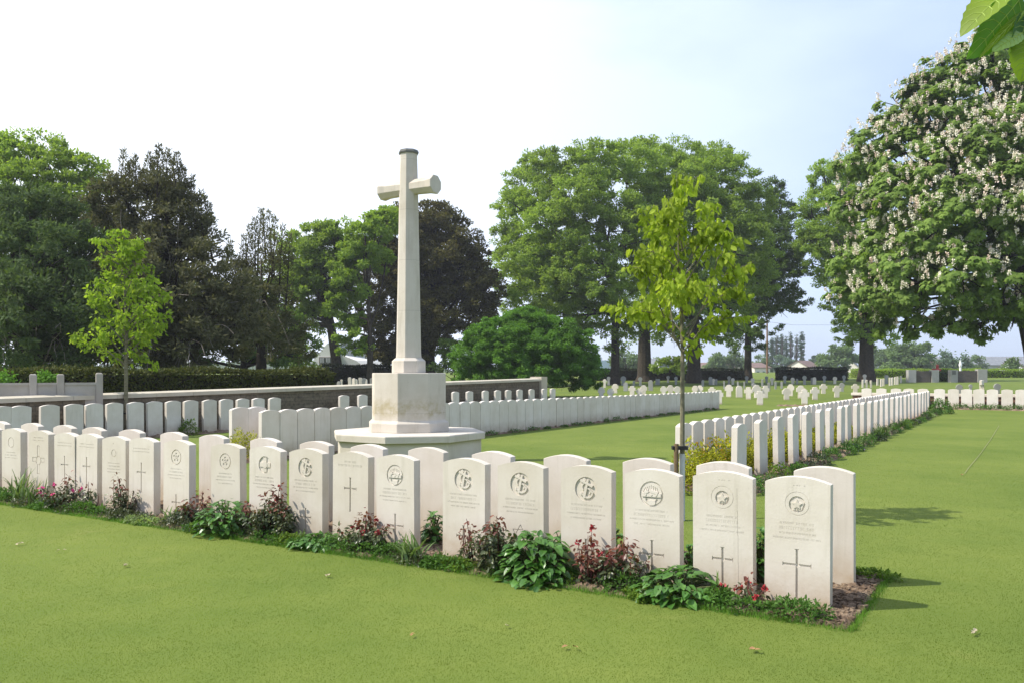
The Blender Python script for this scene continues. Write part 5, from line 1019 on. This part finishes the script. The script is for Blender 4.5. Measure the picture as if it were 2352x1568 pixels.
# ------------------------------------------------------------------ buildings
def house(name, label, x0, x1, ytop, yeave, Y, mat_w, mat_r, gable='front', depth=8, rot=0, windows=(), zb=None):
    """house from its picture extent at distance Y; gable: front (triangle faces us) or side (roof slope faces us)"""
    xc = (x0+x1)/2; P = gp(xc, Y=Y); e = empty(name, P, rot, label, 'house'); w_ = (x1-x0)/FPX*Y; ht = EYE-(ytop-HY)/FPX*Y-P.z; he = EYE-(yeave-HY)/FPX*Y-P.z; d = depth
    m = MB(); r = MB()
    if gable == 'front':
        m.add([(-w_/2, 0, -.5), (w_/2, 0, -.5), (w_/2, 0, he), (0, 0, ht), (-w_/2, 0, he), (-w_/2, d, -.5), (w_/2, d, -.5), (w_/2, d, he), (0, d, ht), (-w_/2, d, he)], [(0, 1, 2, 3, 4), (9, 8, 7, 6, 5), (1, 6, 7, 2), (5, 0, 4, 9), (2, 7, 8, 3), (3, 8, 9, 4)])
        for s in (-1, 1):
            a = Vector((s*(w_/2+.25), 0, he-.25*(ht-he)/(w_/2))); b = Vector((0, 0, ht)); up = Vector((0, 0, .16)); v = []
            for y in (-.3, d+.3): v += [a+Vector((0, y, .03)), b+Vector((0, y, .03)), b+Vector((0, y, 0))+up, a+Vector((0, y, 0))+up]
            r.add(v, [(0, 1, 2, 3), (7, 6, 5, 4), (0, 4, 5, 1), (1, 5, 6, 2), (2, 6, 7, 3), (3, 7, 4, 0)])
    else:
        m.add([(-w_/2, 0, -.5), (w_/2, 0, -.5), (w_/2, d, -.5), (-w_/2, d, -.5), (-w_/2, 0, he), (w_/2, 0, he), (w_/2, d, he), (-w_/2, d, he), (-w_/2, d/2, ht-.05), (w_/2, d/2, ht-.05)], [(0, 1, 5, 4), (2, 3, 7, 6), (1, 2, 6, 9, 5), (3, 0, 4, 8, 7)])
        for s in (0, 1):
            ya, yb = (-.35, d/2) if s == 0 else (d+.35, d/2); r.add([(-w_/2-.3, ya, he-.1), (w_/2+.3, ya, he-.1), (w_/2+.3, yb, ht), (-w_/2-.3, yb, ht), (-w_/2-.3, ya, he+.08), (w_/2+.3, ya, he+.08), (w_/2+.3, yb, ht+.18), (-w_/2-.3, yb, ht+.18)], [(3, 2, 1, 0), (4, 5, 6, 7), (0, 1, 5, 4), (1, 2, 6, 5), (2, 3, 7, 6), (3, 0, 4, 7)])
    m.build('wall', mat_w, e); r.build('roof', mat_r, e)
    for (wx, wz, www, wh) in windows:
        f = MB(); f.box((wx*w_, -.03, wz*he), (www+.16, .08, wh+.16)); fo = f.build('window', M_white, e); f = MB(); f.box((wx*w_, -.08, wz*he), (www, .03, wh)); f.build('pane', M_glass, fo)
    return e
# white house seen under the leaning tree
hY = 78; hb = empty('white_house', gp(752, Y=hY), 0, 'white house with steep white gable behind the leaning tree trunk', 'house')
def hp(x, y, Y=hY): return P3(x, y, Y)-Vector(hb.location)
m = MB(); low = -.6
def q(x, y): return q3(x, y)
A_ = [q(205, 632), q(455, 310), q(530, 640)]
gl = [hp(q(205, 700)[0], 880), hp(q(528, 700)[0], 880), hp(*q(528, 420)), hp(*q(455, 310)), hp(*q(215, 590))]
dv = Vector((6, 9, 0)); n5 = len(gl); m.add([tuple(p) for p in gl]+[tuple(p+dv) for p in gl], [tuple(range(5)), tuple(range(9, 4, -1))]+[((i+1) % 5, i, 5+i, 5+(i+1) % 5) for i in range(5)]); m.build('wall', M_white, hb)
m = MB(); wg = [hp(q(528, 700)[0], 880), hp(q(965, 700)[0], 880), hp(*q(960, 640)), hp(*q(820, 535)), hp(*q(560, 435)), hp(*q(530, 450))]; wg = [p+Vector((0, .6, 0)) for p in wg]; n6 = 6
m.add([tuple(p) for p in wg]+[tuple(p+Vector((3, 7, 0))) for p in wg], [tuple(range(6)), tuple(range(11, 5, -1))]+[((i+1) % 6, i, 6+i, 6+(i+1) % 6) for i in range(6)]); m.build('side_wing', M_white, hb)
a = hp(*q(345, 580)); b_ = hp(*q(515, 488)); m = MB(); m.box(((a.x+b_.x)/2, -.05, (a.z+b_.z)/2), (abs(b_.x-a.x), .12, abs(b_.z-a.z))); wo = m.build('window', M_concrete, hb)
for s in (-.25, .25):
    m = MB(); m.box(((a.x+b_.x)/2+s*abs(b_.x-a.x)*.94, -.13, (a.z+b_.z)/2), (abs(b_.x-a.x)*.40, .05, abs(b_.z-a.z)*.78)); pn = m.build('pane', M_glass, wo)
    m = MB()
    for t2 in (-.32, 0, .32): m.box(((a.x+b_.x)/2+s*abs(b_.x-a.x)*.94+t2*abs(b_.x-a.x)*.34, -.165, (a.z+b_.z)/2), (abs(b_.x-a.x)*.07, .02, abs(b_.z-a.z)*.72))
    m.build('curtain', M_curtain, wo)
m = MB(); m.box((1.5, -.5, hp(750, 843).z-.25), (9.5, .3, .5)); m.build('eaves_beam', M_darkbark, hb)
HY2 = 240
house('far_house', 'white gabled house beyond the hedge block, left of the round tree', 1806, 1858, 828, 843, 235, M_cream, M_roofred, windows=((0, .7, 1.0, .9),), rot=R(-42))
house('far_house', 'low cottage with brownish red roof beside the wooden pole', 1730, 1772, 833, 844, 225, M_cream, M_roofred, 'side', windows=((-.3, .5, .9, .9), (.1, .5, .9, .9), (.34, .5, .9, .9)), rot=R(20))
house('far_house', 'small white triangular gable between the trunks', 1498, 1520, 828, 847, 230, M_white, M_roofgrey, rot=R(-42))
house('far_house', 'house with long grey roof behind the small white gable', 1500, 1545, 824, 840, 245, M_concrete, M_roofgrey, 'side')
house('far_house', 'long pinkish grey roofed barn behind the left hedge block', 1604, 1704, 833, 846, 240, M_concrete, M_roofred, 'side')
house('far_house', 'dark teal roofed shed right of the round shrub', 1372, 1408, 828, 852, 170, M_roofteal, M_roofteal, 'side')
house('far_house', 'white gable with pale sloping roof left of the flared trunk', 1932, 1975, 827, 846, 220, M_cream, M_roofgrey, rot=R(-25))
house('far_house', 'tiny white gable left of the round hazy tree', 1870, 1890, 831, 843, 260, M_white, M_roofgrey, rot=R(-42))
house('far_building', 'brick red block with blue grey roof beyond the entrance wall', 2124, 2166, 817, 827, 230, M_brickfar, M_roofgrey, 'side', windows=((.3, .45, 1.4, 1.2),))
house('far_building', 'long grey roofed building at the right edge', 2238, 2420, 819, 838, 270, M_pillar, M_roofgrey, 'side', windows=((-.4, .5, 1.2, 1), (-.25, .5, 1.2, 1), (-.1, .5, 1.2, 1), (.1, .5, 1.2, 1)))
house('far_house', 'house with sloping red roof and white gable at the right edge', 2290, 2352, 822, 850, 200, M_white, M_roofred, rot=R(-35))
# entrance wall at far right
EY = 88
ew = empty('entrance_wall', gp(2170, Y=EY), 0, 'grey stone entrance wall with flint panels and open gateway at far right', 'wall')
def eb(name, xa, xb, yt, mat, th=.5, yb=876, parent=ew, dy=0):
    a = P3(xa, yt, EY)-Vector(ew.location); b = P3(xb, yb, EY)-Vector(ew.location); m = MB(); m.box(((a.x+b.x)/2, dy, (a.z-.2)/2), (b.x-a.x, th, a.z+.2)); return bevel(m.build(name, mat, parent), .01)
for xa, xb, yt in ((1155, 1235, 508), (1394, 1468, 508), (1588, 1660, 510), (1865, 1962, 500)): eb('pillar', q1(xa, 0)[0], q1(xb, 0)[0], q1(0, yt)[1], M_pillar, .6)
for xa, xb, yt in ((1235, 1394, 514), (1660, 1865, 512)):
    p = eb('flint_panel', q1(xa, 0)[0], q1(xb, 0)[0], q1(0, yt+6)[1], M_flint, .4); eb('coping', q1(xa, 0)[0], q1(xb, 0)[0], q1(0, yt)[1], M_pillar, .1, dy=-.22) if False else None
a = P3(*q1(1600, 555), EY)-Vector(ew.location); b = P3(*q1(1638, 515), EY)-Vector(ew.location); m = MB(); m.box(((a.x+b.x)/2, -.32, (a.z+b.z)/2), (abs(b.x-a.x), .04, abs(b.z-a.z))); m.build('plaque', M_cap, ew)
cr_ = empty('red_cross', gp(q1(1464, 0)[0], Y=EY+.8), 0, 'small red wooden cross behind the gateway of the entrance wall', 'cross'); m = MB(); zt = EYE-(q1(0, 452)[1]-HY)/FPX*EY-gz(EY); m.box((0, 0, zt/2), (.22, .15, zt)); m.box((-.1, -.01, zt-.55), (.9, .16, .22)); m.build('timber', M_redwood, cr_)
hedge('dark hedge seen through the gateway of the entrance wall', gp(2140, Y=92), gp(2190, Y=92), .8, 1.1, 'dark', 1500, .16)
bo = empty('stone_bench', gp(2255, Y=62), R(58), 'pale slanting stone slab standing on the lawn before the entrance wall', 'bench'); m = MB(); m.box((0, 0, .62), (2.6, .16, .34)); bevel(m.build('slab', M_whitecross, bo), .02)
m = MB(); m.box((-1.0, 0, .2), (.22, .2, .5)); m.box((1.0, 0, .2), (.22, .2, .5)); m.build('support', M_whitecross, bo)
sp_ = empty('small_statue', gp(2206, Y=100), 0, 'small white figure statue above the entrance wall', 'statue'); m = MB(); m.tube([(0, 0, 0), (0, 0, 1.4), (0, 0, 1.7), (0, 0, 2.1), (0, 0, 2.3)], [.14, .12, .2, .10, .12], 8); m.box((.12, 0, 2.0), (.5, .1, .1)); m.build('figure', M_white, sp_)
# pole and wire
po = empty('utility_pole', gp(1762, Y=140), 0, 'brown wooden utility pole between the trees with a thin wire', 'utility pole'); zt = EYE-(735-HY)/FPX*140-gz(140); m = MB(); m.tube([(0, 0, -.5), (0, 0, zt)], [.17, .12], 10); m.build('pole', M_pole, po)
m = MB(); m.tube([(0, 0, zt-.3), (4, -1, zt-.9), (14, -3, zt-1.0), (26, -5, zt-.7), (60, -9, zt+1.5)], [.016]*5, 4); m.build('wire', M_strap, po)
# far trees
FT = 'trees around the village'
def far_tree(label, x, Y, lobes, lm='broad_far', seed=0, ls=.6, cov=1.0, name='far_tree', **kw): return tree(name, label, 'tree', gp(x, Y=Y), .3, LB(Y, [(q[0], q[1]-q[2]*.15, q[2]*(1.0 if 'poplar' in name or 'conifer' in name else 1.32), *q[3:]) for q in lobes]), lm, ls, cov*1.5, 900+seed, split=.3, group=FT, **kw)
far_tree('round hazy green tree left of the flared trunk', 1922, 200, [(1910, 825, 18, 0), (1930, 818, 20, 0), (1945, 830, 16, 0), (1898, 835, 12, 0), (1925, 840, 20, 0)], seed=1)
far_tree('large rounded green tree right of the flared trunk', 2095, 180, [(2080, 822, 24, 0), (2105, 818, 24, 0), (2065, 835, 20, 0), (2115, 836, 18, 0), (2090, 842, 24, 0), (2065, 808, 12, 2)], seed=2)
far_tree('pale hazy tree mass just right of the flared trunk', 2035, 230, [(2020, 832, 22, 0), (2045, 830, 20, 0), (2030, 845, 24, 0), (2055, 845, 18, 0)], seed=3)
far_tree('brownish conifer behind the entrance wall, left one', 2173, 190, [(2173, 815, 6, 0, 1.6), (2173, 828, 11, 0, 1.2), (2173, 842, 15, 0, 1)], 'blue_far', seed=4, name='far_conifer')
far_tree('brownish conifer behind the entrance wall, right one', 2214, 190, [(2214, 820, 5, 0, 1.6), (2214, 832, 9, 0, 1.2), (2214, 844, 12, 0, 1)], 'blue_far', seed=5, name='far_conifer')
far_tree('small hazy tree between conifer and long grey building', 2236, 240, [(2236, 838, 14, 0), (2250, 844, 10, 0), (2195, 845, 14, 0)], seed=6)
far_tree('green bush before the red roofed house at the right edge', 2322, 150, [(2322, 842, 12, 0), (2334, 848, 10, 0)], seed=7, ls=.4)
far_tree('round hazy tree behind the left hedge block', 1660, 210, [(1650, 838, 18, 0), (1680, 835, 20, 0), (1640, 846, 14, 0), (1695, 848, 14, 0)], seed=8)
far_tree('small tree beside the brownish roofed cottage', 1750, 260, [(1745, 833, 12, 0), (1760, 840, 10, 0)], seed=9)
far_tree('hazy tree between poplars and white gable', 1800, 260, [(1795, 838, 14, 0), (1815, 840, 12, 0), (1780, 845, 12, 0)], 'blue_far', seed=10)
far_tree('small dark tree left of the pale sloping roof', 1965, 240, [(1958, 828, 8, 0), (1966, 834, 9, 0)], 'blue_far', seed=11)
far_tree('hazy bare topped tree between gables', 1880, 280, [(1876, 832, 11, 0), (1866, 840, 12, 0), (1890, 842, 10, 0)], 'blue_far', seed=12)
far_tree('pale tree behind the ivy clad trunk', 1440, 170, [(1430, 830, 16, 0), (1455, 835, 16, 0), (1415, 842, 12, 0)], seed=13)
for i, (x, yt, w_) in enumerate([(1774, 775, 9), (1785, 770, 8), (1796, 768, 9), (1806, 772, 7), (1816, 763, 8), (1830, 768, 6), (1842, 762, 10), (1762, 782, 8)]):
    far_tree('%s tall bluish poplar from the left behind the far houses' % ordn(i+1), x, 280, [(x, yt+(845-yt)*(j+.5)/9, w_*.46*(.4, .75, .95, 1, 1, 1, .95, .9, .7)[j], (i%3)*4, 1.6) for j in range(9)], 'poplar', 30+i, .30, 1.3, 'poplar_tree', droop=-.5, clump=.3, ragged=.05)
# distant wood on the skyline
nr = np.random.default_rng(99); n = 26000; X = nr.uniform(-380, 520, n); Yd = 620+nr.uniform(0, 60, n); hgt = 7+3*np.sin(X*.021)+2*np.sin(X*.063+1)+1.2*np.sin(X*.19); Z = nr.random(n)**.7*hgt; m = MB(); rhombs(m, np.stack([X, Yd, Z-.6], 1), rnd_unit(n, nr), norm(rnd_unit(n, nr)+np.array([0, -.3, .6])), nr.uniform(2, 4, n), nr.uniform(1.5, 3, n)); tag(m.build('distant_wood', LM['broad_far']), 'hazy line of far-off woodland along the horizon', 'wood', kind='stuff')

# ------------------------------------------------------------------ the air
hz = bpy.data.materials.new('haze'); hz.use_nodes = True; t = hz.node_tree; t.nodes.clear(); pv = t.nodes.new('ShaderNodeVolumePrincipled'); ho = t.nodes.new('ShaderNodeOutputMaterial'); t.links.new(pv.outputs[0], ho.inputs['Volume'])
pv.inputs['Color'].default_value = (.90, .93, 1, 1); pv.inputs['Density'].default_value = .00045; pv.inputs['Anisotropy'].default_value = .2
m = MB(); m.box((0, 390, 12.5), (1300, 900, 30)); tag(m.build('haze', hz), 'thin pale summer haze over the cemetery and the village', 'haze', kind='stuff')
